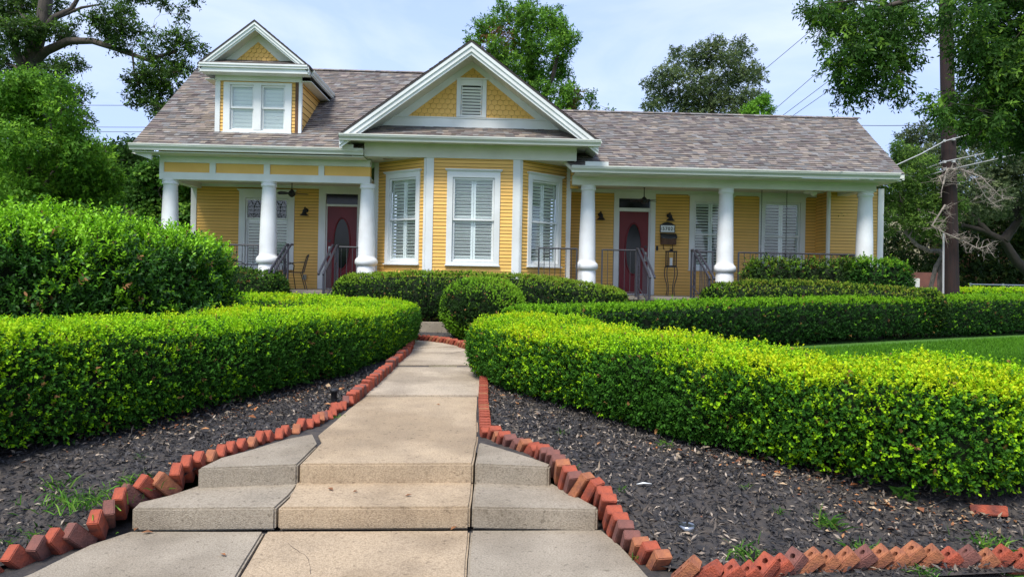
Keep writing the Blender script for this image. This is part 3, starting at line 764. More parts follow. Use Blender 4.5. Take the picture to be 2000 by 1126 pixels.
def tympanum(cx, Y, tri_base_z, tri_apex_z, tri_hw, wz, face_hw, face_pk, face_slope, zbase, name):
    mb = MB(); # white backing
    mb.prism([(cx-face_hw, Y, zbase), (cx+face_hw, Y, zbase), (cx+face_hw, Y, face_pk-face_slope*face_hw), (cx, Y, face_pk), (cx-face_hw, Y, face_pk-face_slope*face_hw)], (0, .05, 0)); part(mb, 'gable_backing', CRM)
    sl = (tri_apex_z-tri_base_z)/tri_hw
    mb = MB(); mb.prism([(cx-tri_hw, Y-.012, tri_base_z), (cx+tri_hw, Y-.012, tri_base_z), (cx, Y-.012, tri_apex_z)], (0, .008, 0), 1); 
    return sl
ty_b = AZ(920, 232, YT); ty_a = AZ(922, 133, YT); ty_l, ty_r = AX(795, 230, YT), AX(1048, 234, YT); tcx = (ty_l+ty_r)/2; thw = (ty_r-ty_l)/2; tsl = (ty_a-ty_b)/thw
zbase = AZ(920, 250, YT)
mb = MB(); mb.prism([(gL+.2, YT, gslope(gL+.2)-.05), (gR-.2, YT, gslope(gR-.2)-.05), (gcx, YT, gpk-.12)], (0, .06, 0)); part(mb, 'gable_wall', CRM)
mb = MB(); mb.prism([(ty_l, YT-.012, ty_b), (ty_r, YT-.012, ty_b), (tcx, YT-.012, ty_a)], (0, .008, 0)); part(mb, 'scale_backing', YEL_SHADE)
vx0, vx1, vz0, vz1 = AX(892, 200, YT), AX(950, 200, YT), AZ(920, 230, YT), AZ(920, 157, YT)
mb = MB(); fish(mb, (ty_l, ty_r, ty_b, lambda x: ty_a-tsl*abs(x-tcx)), YT-.014, skip=(vx0+.09, vx1-.09, vz0-.05, vz1-.1)); part(mb, 'scale_shingles', [YEL, YEL_SHADE])
mb = MB()
for s in (-1, 1):
    o = [(tcx, ty_a), (tcx+s*thw, ty_b)]
    pts = [(tcx, YT-.045, ty_a), (tcx+s*thw, YT-.045, ty_b), (gcx+s*(gpk-.06-ty_b)/gs, YT-.045, ty_b), (gcx, YT-.045, gpk-.06)]
    if s > 0: pts = pts[::-1]
    for q in ([0, 1, 2], [0, 2, 3]): mb.prism([pts[i] for i in q], (0, .035, 0))
part(mb, 'gable_board', WHT)
mb = MB(); mb.box(AX(745, 235, YT), AX(1102, 240, YT), YT-.07, YT-.01, zbase-.06, ty_b-.015); mb.box(AX(752, 235, YT), AX(1095, 240, YT), YT-.09, YT-.01, ty_b-.015, ty_b+.012)
part(mb, 'gable_trim', WHT, bevel=.003)
# vent
mb = MB(); t = .10; W_, H_ = vx1-vx0, vz1-vz0
Mv = frameM((vx0, YT-.03, vz0), (1, 0, 0))
mb.box(0, t, -.045, .02, 0, H_, M=Mv); mb.box(W_-t, W_, -.045, .02, 0, H_, M=Mv); mb.box(t, W_-t, -.045, .02, H_-.14, H_, M=Mv); mb.box(t, W_-t, -.045, .02, 0, .05, M=Mv); mb.box(-.04, W_+.04, -.08, .02, H_, H_+.03, M=Mv)
vf = part(mb, 'gable_vent', WHT, bevel=.003)
mb = MB()
for i in range(9):
    z = .075+i*(H_-.23)/9
    mb.box(t+.03, W_-t-.03, -.004, .004, -.02, .03, M=Mv@Matrix.Translation((0, -.02, z+.02))@Matrix.Rotation(math.radians(30), 4, 'X'))
mb.box(t+.012, t+.032, -.035, .0, .05, H_-.14, M=Mv); mb.box(W_-t-.032, W_-t-.012, -.035, .0, .05, H_-.14, M=Mv)
part(mb, 'louvre', WHT, vf)
mb = MB(); mb.box(t, W_-t, .005, .012, .05, H_-.14, M=Mv); part(mb, 'backing', ROOM, vf)
# pent roof below the gable
def pent(x0, x1, y0, z0, y1, z1, inset):
    mb = MB(); V = Vector((0, y1-y0, z1-z0)); L = V.length; N = Vector((0, -(z1-z0), y1-y0)).normalized()
    lap(mb, (x0, y0, z0), (1, 0, 0), V, N, [(0, 0), (x1-x0, 0), (x1-x0-inset, L), (inset, L)], .14, .012, tabs=True, colf=shc); part(mb, 'roof', [SHIN, SHIND])
pent(gL+.02, gR-.02, YG+.0, gz_eave+.02, YT-.05, zbase+.0, .32)

# ---- main roof (left) and right roof
RY = 21.0
e0 = at(255, 281, YE); ez = e0.z; rz = AZ(610, 136, RY); rxl = AX(388, 132, RY)
def roofplane(x0b, x1b, x0t, x1t, y0, z0, y1, z1, holes=()):
    V = Vector((0, y1-y0, z1-z0)); L = V.length; N = Vector((0, -(z1-z0), y1-y0)).normalized(); mb = MB()
    lap(mb, (0, y0, z0), (1, 0, 0), V, N, [(x0b, 0), (x1b, 0), (x1t, L), (x0t, L)], .13, .016, tabs=True, colf=shc); r_ = part(mb, 'roof', [SHIN, SHIND])
    mb = MB(); o = Vector((0, 0, -.03)); pl = [Vector((x0b, y0+.01, z0))+o, Vector((x1b, y0+.01, z0))+o, Vector((x1t, y1, z1))+o, Vector((x0t, y1, z1))+o]
    mb.prism(pl, (0, 0, -.08)); part(mb, 'roof_deck', CRM)
    return r_
e0x = e0.x+.03
roofplane(e0x, -2.95, rxl, .3, YE-.02, ez, RY, rz)
slL = (rz-ez)/(RY-YE+.02)
# ridge caps
def ridge(x0, x1, y, z):
    mb = MB(); x = x0
    while x < x1:
        for s in (-1, 1):
            mb.add([(x, y, z+.035), (x+.2, y, z+.028), (x+.2, y+s*.13, z-.04), (x, y+s*.13, z-.033)], [(0, 1, 2, 3)], 0, shc())
        mb.add([(x, y, z+.035), (x, y-.13, z-.033), (x, y-.13, z-.05), (x, y, z)], [(0, 1, 2, 3)], 1, (.045, .04, .04)); x += .15
    part(mb, 'ridge_cap', [SHIN, SHIND])
ridge(rxl, .1, RY, rz)
mb = MB(); mb.add([(rxl, RY, rz), (.2, RY, rz), (1.5, 25.5, ez), (e0x, 25.5, ez)], [(0, 1, 2, 3)], 0, (.2, .17, .165)); part(mb, 'roof', SHIN)
mb = MB(); mb.add([(.2, RY, rz), (.3, 17.2, 4.3), (.3, 25.5, ez)], [(0, 1, 2)]); part(mb, 'gable_wall', YEL)
# left gable end rake
mb = MB(); mb.prism([(e0x-.0, YE, ez-.03), (rxl, RY, rz-.03), (rxl, RY, rz-.2), (e0x, YE, ez-.15)], (.05, 0, 0)); part(mb, 'rake_board', WHT)
mb = MB(); mb.prism([(-7.72, YE+.5, ez-.1), (-7.72, RY, rz-.2), (-7.72, 25.5, ez-.1)], (.05, 0, 0)); part(mb, 'gable_wall', YEL)
gutter(AX(256, 285, YE)-.02, fzL-.003, YE+.02, ez+.012, .14, .12)
# soffit and frieze left
beamT = AZ(520, 300, YB); LB0 = AX(311, 330, YB)
mb = MB(); mb.box(e0x, fzL-.003, YE+.02, YB-.04, ez-.17, ez-.15); part(mb, 'soffit', CRM)
# left entablature
zA = AZ(520, 354, YB); zP0 = AZ(520, 340, YB); zP1 = AZ(520, 321, YB); zB1 = ez-.15; LB1 = bl-.06
mb = MB(); mb.box(LB0, LB1, YB, YB+.22, zA, zP0); mb.box(LB0-.0, LB1, YB, YB+.22, zP1, zB1); mb.box(LB0, LB0+.10, YB, YB+.22, zP0, zP1)
pxs = [(311, 319), (409, 421), (515, 527), (622, 633), (730, 736)]
for a, b in pxs[1:4]: mb.box(AX(a, 330, YB), AX(b, 330, YB), YB, YB+.22, zP0, zP1)
mb.box(LB0, LB0+.24, YB+.22, YW, zA, zA+.35); part(mb, 'porch_beam', WHT, bevel=.004)
mb = MB(); mb.box(LB0+.1, LB1, YB+.035, YB+.2, zP0, zP1); part(mb, 'frieze_panel', YEL)
mb = MB(); mb.box(LB0+.02, LB1-.02, YB+.2, YW+.1, zA+.12, zA+.16); mb2 = None; part(mb, 'porch_ceiling', CEIL)
# bracket tail near left eave
mb = MB(); mb.prism([(LB0-.45, YE+.15, ez-.17), (LB0, YE+.15, ez-.17), (LB0, YE+.15, ez-.32), (LB0-.1, YE+.15, ez-.28), (LB0-.3, YE+.15, ez-.22)], (0, .05, 0)); part(mb, 'bracket', WHT)

# right roof and porch
r0 = at(1115, 325, YE); rez = AZ(1435, 332, YE)+.0; rr0 = AX(1766, 335, YE)
RY2 = 20.0; rrz = AZ(1400, 224, RY2); rrx = AX(1670, 228, RY2)
roofplane(AX(1117, 330, YE), rr0, .4, rrx, YE-.02, rez, RY2, rrz); ridge(.6, rrx, RY2, rrz)
mb = MB(); mb.add([(.4, RY2, rrz), (rrx, RY2, rrz), (rr0+.2, 24, rez), (.4, 24, rez)], [(0, 1, 2, 3)], 0, (.2, .17, .165)); part(mb, 'roof', SHIN)
mb = MB(); mb.prism([(rr0-.04, YE, rez-.02), (rrx-.04, RY2, rrz-.02), (rrx-.04, RY2, rrz-.18), (rr0-.04, YE, rez-.14)], (.05, 0, 0)); part(mb, 'rake_board', WHT)
gutter(AX(1116, 335, YE), AX(1755, 342, YE), YE+.02, rez+.01, .15, .13)
mb = MB(); mb.box(AX(1142, 322, YE), AX(1187, 322, YE), YE-.115, YE-.10, rez+.0, rez+.10); part(mb, 'splash_guard', WHT)
mb = MB(); mb.box(AX(668, 280, YE), AX(692, 290, YE), YE-.115, YE-.10, ez, ez+.09); part(mb, 'splash_guard', WHT)
RB0, RB1 = AX(1118, 350, YB), AX(1712, 368, YB); zR = AZ(1400, 367, YB); zR1 = rez-.14
mb = MB(); mb.box(RB0, RB1, YB, YB+.22, zR, zR1); mb.box(RB0, RB1+.04, YB-.02, YB+.24, zR1-.06, zR1-.0)
XR = AX(1690, 380, YB); mb.box(XR-.12, XR+.12, YB+.22, YW, zR, zR+.3); part(mb, 'porch_beam', CRM, bevel=.004)
mb = MB(); mb.box(RB0, rr0-.05, YE+.02, YB+.0, rez-.165, rez-.145); mb.box(RB1, rr0-.05, YB, YW-.9, rez-.165, rez-.145); part(mb, 'soffit', CRM)
mb = MB(); mb.box(RB0, XR-.1, YB+.2, YW+.1, zR+.12, zR+.16); part(mb, 'porch_ceiling', CEIL)
mb = MB(); wsiding(mb, (br+.02, YA-.55), (RB0+.02, YA-.56), zR-.02, 4.2); lap(mb, (br+.02, YA-.3, zR-.06), (1, 0, 0), (0, 0, 1), (0, -1, 0), [(0, 0), (.2, 0), (.2, .6), (0, .6)], .079, .013); part(mb, 'wall', [YELS, YEL_SHADE])
# ---- back walls with doors/windows
# left wall
lx0 = AX(384, 420, YW); 
lwx0, lwx1, lwz0, lwz1 = AX(467, 430, YW), AX(575, 430, YW), AZ(520, 524, YW), AZ(520, 372, YW)
ldx0, ldx1 = AX(622, 460, YW), AX(712, 460, YW); ldz1 = AZ(665, 366, YW)
mb = MB(); siding(mb, lx0-.1, bl+.1, FL-.05, zA+.13, YW, [(lwx0+.05, lwx1-.05, lwz0, lwz1-.05), (ldx0+.05, ldx1-.05, 0, ldz1-.03)]); part(mb, 'wall', [YELS, YEL_SHADE])
mb = MB(); mb.box(lx0-.14, lx0, YW-.03, YW+.3, .3, ez-.1); part(mb, 'corner_board', WHT)
window((lwx0, YW, lwz0), (1, 0, 0), lwx1-lwx0, lwz1-lwz0, trim=.16, cap=True, rail=.70, leaded=True, panels=2, label='tall porch window with leaded upper pane')
def door(x0, x1, z0, z1, trim, dx0, dx1, dz1, tz0, tz1, label, hand=1):
    Y = YW; mb = MB()
    mb.box(x0, dx0-.01, Y-.035, Y+.05, z0, z1); mb.box(dx1+.01, x1, Y-.035, Y+.05, z0, z1); mb.box(dx0-.01, dx1+.01, Y-.035, Y+.05, tz1, z1)
    mb.box(dx0-.01, dx1+.01, Y-.02, Y+.06, dz1, tz0); mb.box(x0-.05, x1+.05, Y-.07, Y+.03, z1, z1+.03); mb.box(dx0-.01, dx1+.01, Y-.06, Y+.06, z0-.02, z0+.02)
    mb.box(dx0-.01, dx0+.02, Y+.05, Y+.12, z0, tz1); mb.box(dx1-.02, dx1+.01, Y+.05, Y+.12, z0, tz1)
    fr = part(mb, 'door_frame', WHT, bevel=.004)
    mb = MB(); mb.box(dx0, dx1, Y+.02, Y+.03, tz0, tz1); part(mb, 'transom', GLASSD, fr)
    mb = MB(); mb.box(dx0-.05, dx1+.05, Y+.3, Y+.32, z0, z1); part(mb, 'interior', ROOM, fr)
    # door leaf with oval opening
    W = dx1-dx0; H = dz1-z0; cx, cz = (dx0+dx1)/2, z0+H*.55; ax, az = W*.24, H*.30; n = 40
    oval = [(cx+ax*math.cos(2*math.pi*i/n), cz+az*math.sin(2*math.pi*i/n)) for i in range(n)]
    rect = [(dx0+.02, z0+.02), (dx1-.02, z0+.02), (dx1-.02, dz1), (dx0+.02, dz1)]
    V, E_, Fc, *_ = geometry.delaunay_2d_cdt([Vector(p) for p in rect+oval], [(0, 1), (1, 2), (2, 3), (3, 0)]+[(4+i, 4+(i+1) % n) for i in range(n)], [], 0, 1e-6)
    mb = MB(); yf = Y+.055
    for f in Fc:
        c = sum((V[i] for i in f), Vector((0, 0)))/len(f)
        if ((c.x-cx)/ax)**2+((c.y-cz)/az)**2 > 1: mb.face([(V[i].x, yf, V[i].y) for i in f])
    mb.tube([(cx+(ax+.02)*math.cos(2*math.pi*i/n), yf-.004, cz+(az+.02)*math.sin(2*math.pi*i/n)) for i in range(n+1)], .02, 6, cap=False)
    def pan(x0_, x1_, z0_, z1_):
        for (a, b, c, d) in ((x0_, x1_, z0_, z0_+.02), (x0_, x1_, z1_-.02, z1_), (x0_, x0_+.02, z0_+.02, z1_-.02), (x1_-.02, x1_, z0_+.02, z1_-.02)): mb.box(a, b, yf-.012, yf+.001, c, d)
    pan(dx0+.12, cx-.04, z0+.16, z0+H*.2); pan(cx+.04, dx1-.12, z0+.16, z0+H*.2)
    dl = mb.build('door', RED, house, 0); dl['label'] = label
    mb = MB(); mb.add([(x_, yf+.006, z_) for x_, z_ in oval], [tuple(range(n))]); part(mb, 'oval_glass', GLASSD, dl)
    mb = MB(); hx = dx0+.09 if hand > 0 else dx1-.09; hz = z0+H*.45
    mb.box(hx-.03, hx+.03, yf-.02, yf, hz-.10, hz+.14); mb.tube([(hx, yf-.02, hz+.08), (hx, yf-.06, hz+.06), (hx, yf-.06, hz-.05), (hx, yf-.02, hz-.08)], .011, 6); part(mb, 'handle', STEEL, dl)
    mb = MB(); mb.tube([(hx, yf, hz+.28), (hx, yf-.03, hz+.28)], .03, 10); part(mb, 'deadbolt', IRON, dl)
door(ldx0, ldx1, FL, ldz1, .1, AX(636, 480, YW), AX(697, 480, YW), AZ(665, 403, YW), AZ(665, 399, YW), AZ(665, 379, YW), 'red front door under the taller porch, left of the bay', 1)
# right wall
rx1 = AX(1593, 430, YW); YR = 18.0
rdx0, rdx1, rdz1 = AX(1198, 460, YW), AX(1279, 460, YW), AZ(1240, 377, YW)
w1 = (AX(1346, 440, YW), AX(1432, 440, YW), AZ(1385, 527, YW), AZ(1385, 382, YW)); w2 = (AX(1482, 440, YW), AX(1572, 440, YW), AZ(1530, 533, YW), AZ(1530, 384, YW))
mb = MB(); siding(mb, br-.1, AX(1618, 430, YR)+.02, FL-.05, zR+.13, YW, [(rdx0+.05, rdx1-.05, 0, rdz1-.03), (w1[0]+.05, w1[1]-.05, w1[2], w1[3]-.05), (w2[0]+.05, w2[1]-.05, w2[2], w2[3]-.05)])
jx = AX(1618, 430, YR); rx2 = AX(1714, 440, YR)
siding(mb, jx, rx2, .3, rez-.14, YR); wsiding(mb, (jx, YW), (jx, YR), .3, rez-.14); part(mb, 'wall', [YELS, YEL_SHADE])
mb = MB(); mb.box(rx2-.01, rx2+.14, YR-.03, YR+4, .3, rez-.14); part(mb, 'corner_board', WHT)
mb = MB(); mb.tube([(jx-.03, YR-.06, FL), (jx-.03, YR-.06, zR+.1)], .05, 8); mb.tube([(AX(1618, 395, YR), YR-.05, zR+.05), (jx-.03, YR-.05, zR-.05)], .045, 8); part(mb, 'downspout', CRM)
door(rdx0, rdx1, FL, rdz1, .1, AX(1208, 480, YW), AX(1268, 480, YW), AZ(1240, 413, YW), AZ(1240, 406, YW), AZ(1240, 388, YW), 'red front door under the right porch, beside the mailbox', -1)
window((w1[0], YW, w1[2]), (1, 0, 0), w1[1]-w1[0], w1[3]-w1[2], trim=.13, label='porch window nearer the mailbox', tilt=58)
window((w2[0], YW, w2[2]), (1, 0, 0), w2[1]-w2[0], w2[3]-w2[2], trim=.13, label='porch window behind the swing', tilt=58)
mb = MB(); mb.box(AX(592, 541, YW), AX(599, 541, YW), YW-.05, YW-.01, AZ(595, 546, YW), AZ(595, 536, YW)); part(mb, 'outlet_box', STEEL)
mb = MB(); mb.box(AX(1281, 488, YW), AX(1285, 488, YW), YW-.03, YW-.01, AZ(1283, 489, YW), AZ(1283, 480, YW)); part(mb, 'doorbell', BLK)
# right porch cornice under ceiling
mb = MB(); mb.box(br, rx1, YW-.05, YW-.012, zR+.03, zR+.12); part(mb, 'cornice', WHT)
mb = MB(); mb.box(lx0, bl, YW-.05, YW-.012, zA+.05, zA+.12); part(mb, 'cornice', WHT)
# porch floors
mb = MB()
PYF = YC-.28
for (a, b) in ((AX(320, 560, YC)-.2, bl-.05), (br+.0, XR+.25)):
    mb.box(a, b, PYF+.04, YW+.05, FL-.05, FL-.001); mb.box(a-.03, b+.03, PYF, PYF+.04, FL-.055, FL+.0)
part(mb, 'porch_floor', PORF)
mb = MB()
for (a, b) in ((AX(320, 560, YC)-.15, bl-.05), (br+.0, XR+.2)): mb.box(a, b, PYF+.08, YW, .2, FL-.05)
mb.box(bl, br, YA-.5, YW, .2, .6); part(mb, 'foundation', CONC_G)
# steps to the two porches
STZ = [FL-.17*(i+1) for i in range(4)]
def stairs(x0, x1):
    mb = MB()
    for i, z in enumerate(STZ):
        mb.box(x0, x1, PYF-.33*(i+1), PYF-.33*i-.002, .15, z); mb.box(x0-.01, x1+.01, PYF-.33*(i+1)-.02, PYF-.33*i-.004, z+.001, z+.03)
    part(mb, 'porch_steps', CONC_G, bevel=.006)
sLx0, sLx1 = AX(560, 560, PYF), AX(652, 560, PYF); sRx0, sRx1 = AX(1244, 570, PYF), AX(1352, 570, PYF)
stairs(sLx0, sLx1); stairs(sRx0, sRx1)
# columns
def column(px, py, zt):
    X = AX(px, py, YC); c = (X, YC+.05, FL); H = zt-FL; mb = MB()
    prof = [(.215, 0), (.22, .05), (.215, .58), (.205, .60), (.205, .615), (.235, .625), (.262, .66), (.268, .71), (.258, .755), (.225, .795), (.208, .805), (.20, .86)]
    for i in range(1, 9):
        t = i/8; prof.append((.20-.045*t**1.5, .86+(H-.86-.13)*t))
    prof += [(.157, H-.125), (.178, H-.11), (.185, H-.085), (.178, H-.06), (.168, H-.05), (.18, H-.03), (.18, H)]
    mb.lathe(c, prof, 32); part(mb, 'column', COLM)
column(330, 440, zA); column(523, 440, zA); column(716, 440, zA)
column(1148, 450, zR); column(1418, 450, zR); column(1691, 450, zR)
# soffit light above left bay wall
mb = MB(); c = at(757, 309, YF+.35); mb.lathe((c.x, YF+.4, zfr-.012), [(.11, 0), (.12, .005), (.12, .012)], 20); part(mb, 'soffit_light', STEEL)

# ---- dormer
DY, DF = 17.0, 16.55
dxl, dxr = AX(421, 210, DY), AX(588, 210, DY); dcx = AX(497, 42, DF); dpk = AZ(497, 42, DF); dR = AX(603, 137, DF); dez = AZ(500, 128, DF)
dhw = dR-dcx; ds = (dpk-dez)/dhw; dzs = AZ(500, 158, DY)   # wall top
def roofz(y): return ez+slL*(y-YE+.02)
zb_ = AZ(500, 262, DY)
dwx0, dwx1, dwz0, dwz1 = AX(437, 210, DY), AX(570, 210, DY), AZ(500, 259, DY), AZ(500, 162, DY)
mb = MB(); siding(mb, dxl, dxr, zb_-.15, dzs, DY, [(dwx0+.05, dwx1-.05, dwz0, dwz1)])
for (X, s) in ((dxr, 1), (dxl, -1)):
    L = (dzs-roofz(DY))/slL
    if s > 0: lap(mb, (X, DY, roofz(DY)-.1), (0, 1, 0), (0, 0, 1), (1, 0, 0), [(0, 0), (.2, 0), (L+.2, dzs-roofz(DY)+.1), (0, dzs-roofz(DY)+.1)], .15, .014)
    else: lap(mb, (X, DY, roofz(DY)-.1), (0, 1, 0), (0, 0, 1), (-1, 0, 0), [(0, 0), (.2, 0), (L+.2, dzs-roofz(DY)+.1), (0, dzs-roofz(DY)+.1)], .15, .014)
part(mb, 'dormer_wall', [YELS, YEL_SHADE])
mb = MB(); mb.box(dxl-.0, dxl+.11, DY-.035, DY+.02, zb_-.1, dzs); mb.box(dxr-.05, dxr+.02, DY-.035, DY+.05, zb_-.12, dzs); mb.box(dxl, dxr+.02, DY-.05, DY-.0, dzs-.02, AZ(500, 150, DY)+.05); part(mb, 'dormer_trim', WHT)
mb = MB(); mb.box(dxr-.13, dxr-.052, DY-.03, DY+.0, zb_-.14, dzs-.02); part(mb, 'corner_board', WOODB, label='peeling bare wood board beside the dormer window')
# paired dormer windows share one frame
W_, H_ = dwx1-dwx0, dwz1-dwz0; Md = frameM((dwx0, DY, dwz0), (1, 0, 0)); mb = MB(); tr = .15; mid = .17
mb.box(0, tr, -.04, .05, 0, H_, M=Md); mb.box(W_-tr, W_, -.04, .05, 0, H_, M=Md); mb.box(tr, W_-tr, -.04, .05, H_-.06, H_, M=Md); mb.box(tr, W_-tr, -.04, .05, 0, .05, M=Md); mb.box(W_/2-mid/2, W_/2+mid/2, -.045, .05, .05, H_-.06, M=Md); mb.box(-.02, W_+.02, -.07, .05, -.03, 0, M=Md)
fr = part(mb, 'window', WHT, bevel=.004, label='paired dormer window with closed white shutters')
for (x0, x1) in ((tr, W_/2-mid/2), (W_/2+mid/2, W_-tr)):
    z0, z1 = .05, H_-.06; zm = (z0+z1)/2; s = .045
    for (a, b, yy) in ((zm-.02, z1, 0), (z0, zm+.02, .03)):
        m2 = MB(); m2.box(x0, x0+s, yy, yy+.03, a, b, M=Md); m2.box(x1-s, x1, yy, yy+.03, a, b, M=Md); m2.box(x0+s, x1-s, yy, yy+.03, a, a+s, M=Md); m2.box(x0+s, x1-s, yy, yy+.03, b-s, b, M=Md); so = part(m2, 'sash', WHT, fr, .003)
        m3 = MB(); m3.box(x0+s, x1-s, yy+.012, yy+.015, a+s, b-s, M=Md); part(m3, 'pane', GLASS, so)
    m2 = MB(); m2.box(x0, x0+.06, .062, .09, z0, z1, M=Md); m2.box(x1-.06, x1, .062, .09, z0, z1, M=Md)
    for i in range(12):
        zc = z0+(z1-z0)*(i+.5)/12; m2.box(x0+.06, x1-.06, -.004, .004, -.042, .042, M=Md@Matrix.Translation((0, .076, zc))@Matrix.Rotation(math.radians(24), 4, 'X'))
    part(m2, 'shutter', SHU, fr)
m4 = MB(); m4.box(.02, W_-.02, .2, .22, 0, H_, M=Md); part(m4, 'interior', ROOM, fr)
gable_roof(dcx, dpk, dhw, ds, DF, RY+.0, 'd', .13, .03)
dz_g = AZ(500, 125, DF)
mb = MB(); prof = [(0, 0), (0, .1), (-.04, .1), (-.04, .14), (-.06, .15), (-.06, .19), (.0, .2), (.3, .2), (.3, 0)]
mb.prism([(dcx-dhw+.03, DF+.02+p[0], dz_g-.19+p[1]) for p in prof], (2*dhw-.06, 0, 0)); part(mb, 'dormer_fascia', WHT)
mb = MB(); mb.prism([(dcx-dhw+.05, DF+.06, dz_g-.185), (dcx+dhw-.05, DF+.06, dz_g-.185), (dcx+dhw-.05, DY-.05, dzs+.1), (dcx-dhw+.05, DY-.05, dzs+.1)], (0, 0, .02))
for s in (-1, 1):
    xa, xb = (dxr+.02, dcx+dhw-.02) if s > 0 else (dcx-dhw+.02, dxl)
    mb.box(xa, xb, DY-.1, 19.0, dzs-.02, dzs)
part(mb, 'soffit', CRM)
gutter_y(DF+.33, 19.1, dcx+dhw-.02, dz_g-.02, 1, .13, .07)
gutter_y(DF+.33, 19.1, dcx-dhw+.02, dz_g-.02, -1, .13, .07)
DT = DF+.45; pb = AZ(500, 119, DT)
pent(dcx-dhw+.06, dcx+dhw-.06, DF-.02, dz_g+.01, DT-.03, pb, .22)
mb = MB(); mb.prism([(dcx-dhw+.15, DT, dpk-ds*(dhw-.15)-.05), (dcx+dhw-.15, DT, dpk-ds*(dhw-.15)-.05), (dcx, DT, dpk-.06)], (0, .05, 0)); part(mb, 'gable_wall', CRM)
DTB = DT
a_ = AZ(504, 83, DT); tl_, tr_ = AX(463, 118, DT), AX(546, 120, DT); c_ = (tl_+tr_)/2; h_ = (tr_-tl_)/2; s_ = (a_-pb)/h_
mb = MB(); mb.prism([(tl_, DT-.012, pb), (tr_, DT-.012, pb), (c_, DT-.012, a_)], (0, .008, 0)); part(mb, 'scale_backing', YEL_SHADE)
mb = MB(); fish(mb, (tl_, tr_, pb, lambda x: a_-s_*abs(x-c_)), DT-.014, .115, .10); part(mb, 'scale_shingles', [YEL, YEL_SHADE])
mb = MB()
for s in (-1, 1):
    pts = [(c_, DT-.04, a_), (c_+s*h_, DT-.04, pb), (dcx+s*(dpk-.04-pb)/ds, DT-.04, pb), (dcx, DT-.04, dpk-.04)]
    if s > 0: pts = pts[::-1]
    for q in ([0, 1, 2], [0, 2, 3]): mb.prism([pts[i] for i in q], (0, .03, 0))
part(mb, 'gable_board', CRM)
# ================================================================ PORCH FURNISHINGS
def railing(name, label, a, b, z0, h, n, mat_=IRON, top_over=0, mid=True, group='black iron railings on the porches'):
    a, b = Vector(a), Vector(b); root = empty(name, (a.x, a.y, z0), label, 'railing', group)
    mb = MB(); mb.tube([(a.x, a.y, z0+h), (b.x, b.y, z0+h)], .02, 6); mb.build('top_rail', mat_, root)
    mb = MB(); mb.tube([(a.x, a.y, z0+.1), (b.x, b.y, z0+.1)], .012, 6); mb.build('bottom_rail', mat_, root)
    for i in (0, 1):
        p = a if i == 0 else b; mb = MB(); mb.box(p.x-.017, p.x+.017, p.y-.017, p.y+.017, z0, z0+h+.01); mb.build('post', mat_, root)
    for i in range(1, n):
        p = a.lerp(b, i/n); mb = MB(); mb.tube([(p.x, p.y, z0+.1), (p.x, p.y, z0+h)], .008, 5); mb.build('picket', mat_, root)
    return root
RH = AZ(465, 478, YC)-FL; RHR = AZ(1200, 488, YC)-FL
ry = YC-.02
railing('porch_railing', 'long black iron railing across the taller porch, left of its middle column', (AX(345, 478, YC), ry), (AX(506, 479, YC), ry), FL, RH, 15)
railing('porch_railing', 'black iron railing joining the step rail to the column beside the red door', (AX(656, 480, YC), ry), (AX(700, 480, YC), ry), FL, RH, 4)
railing('porch_railing', 'black iron railing in front of the right slant bay window', (AX(1051, 487, YC), YC-.3), (AX(1124, 487, YC), YC-.3), FL, RHR, 7)
railing('porch_railing', 'black iron railing between the bay side column and the right porch steps', (AX(1176, 488, YC), ry), (AX(1242, 489, YC), ry), FL, RHR, 6)
railing('porch_railing', 'short black iron railing right of the right porch steps, left of the middle column', (AX(1356, 490, YC), ry), (AX(1392, 491, YC), ry), FL, RHR, 3)
railing('porch_railing', 'long black iron railing between the last two columns of the right porch', (AX(1442, 492, YC), ry), (AX(1668, 497, YC), ry), FL, RHR, 20)
railing('porch_railing', 'black iron railing running back along the right end of the porch', (XR+.02, YC+.3), (XR-.02, YW-.1), FL, RHR, 14)

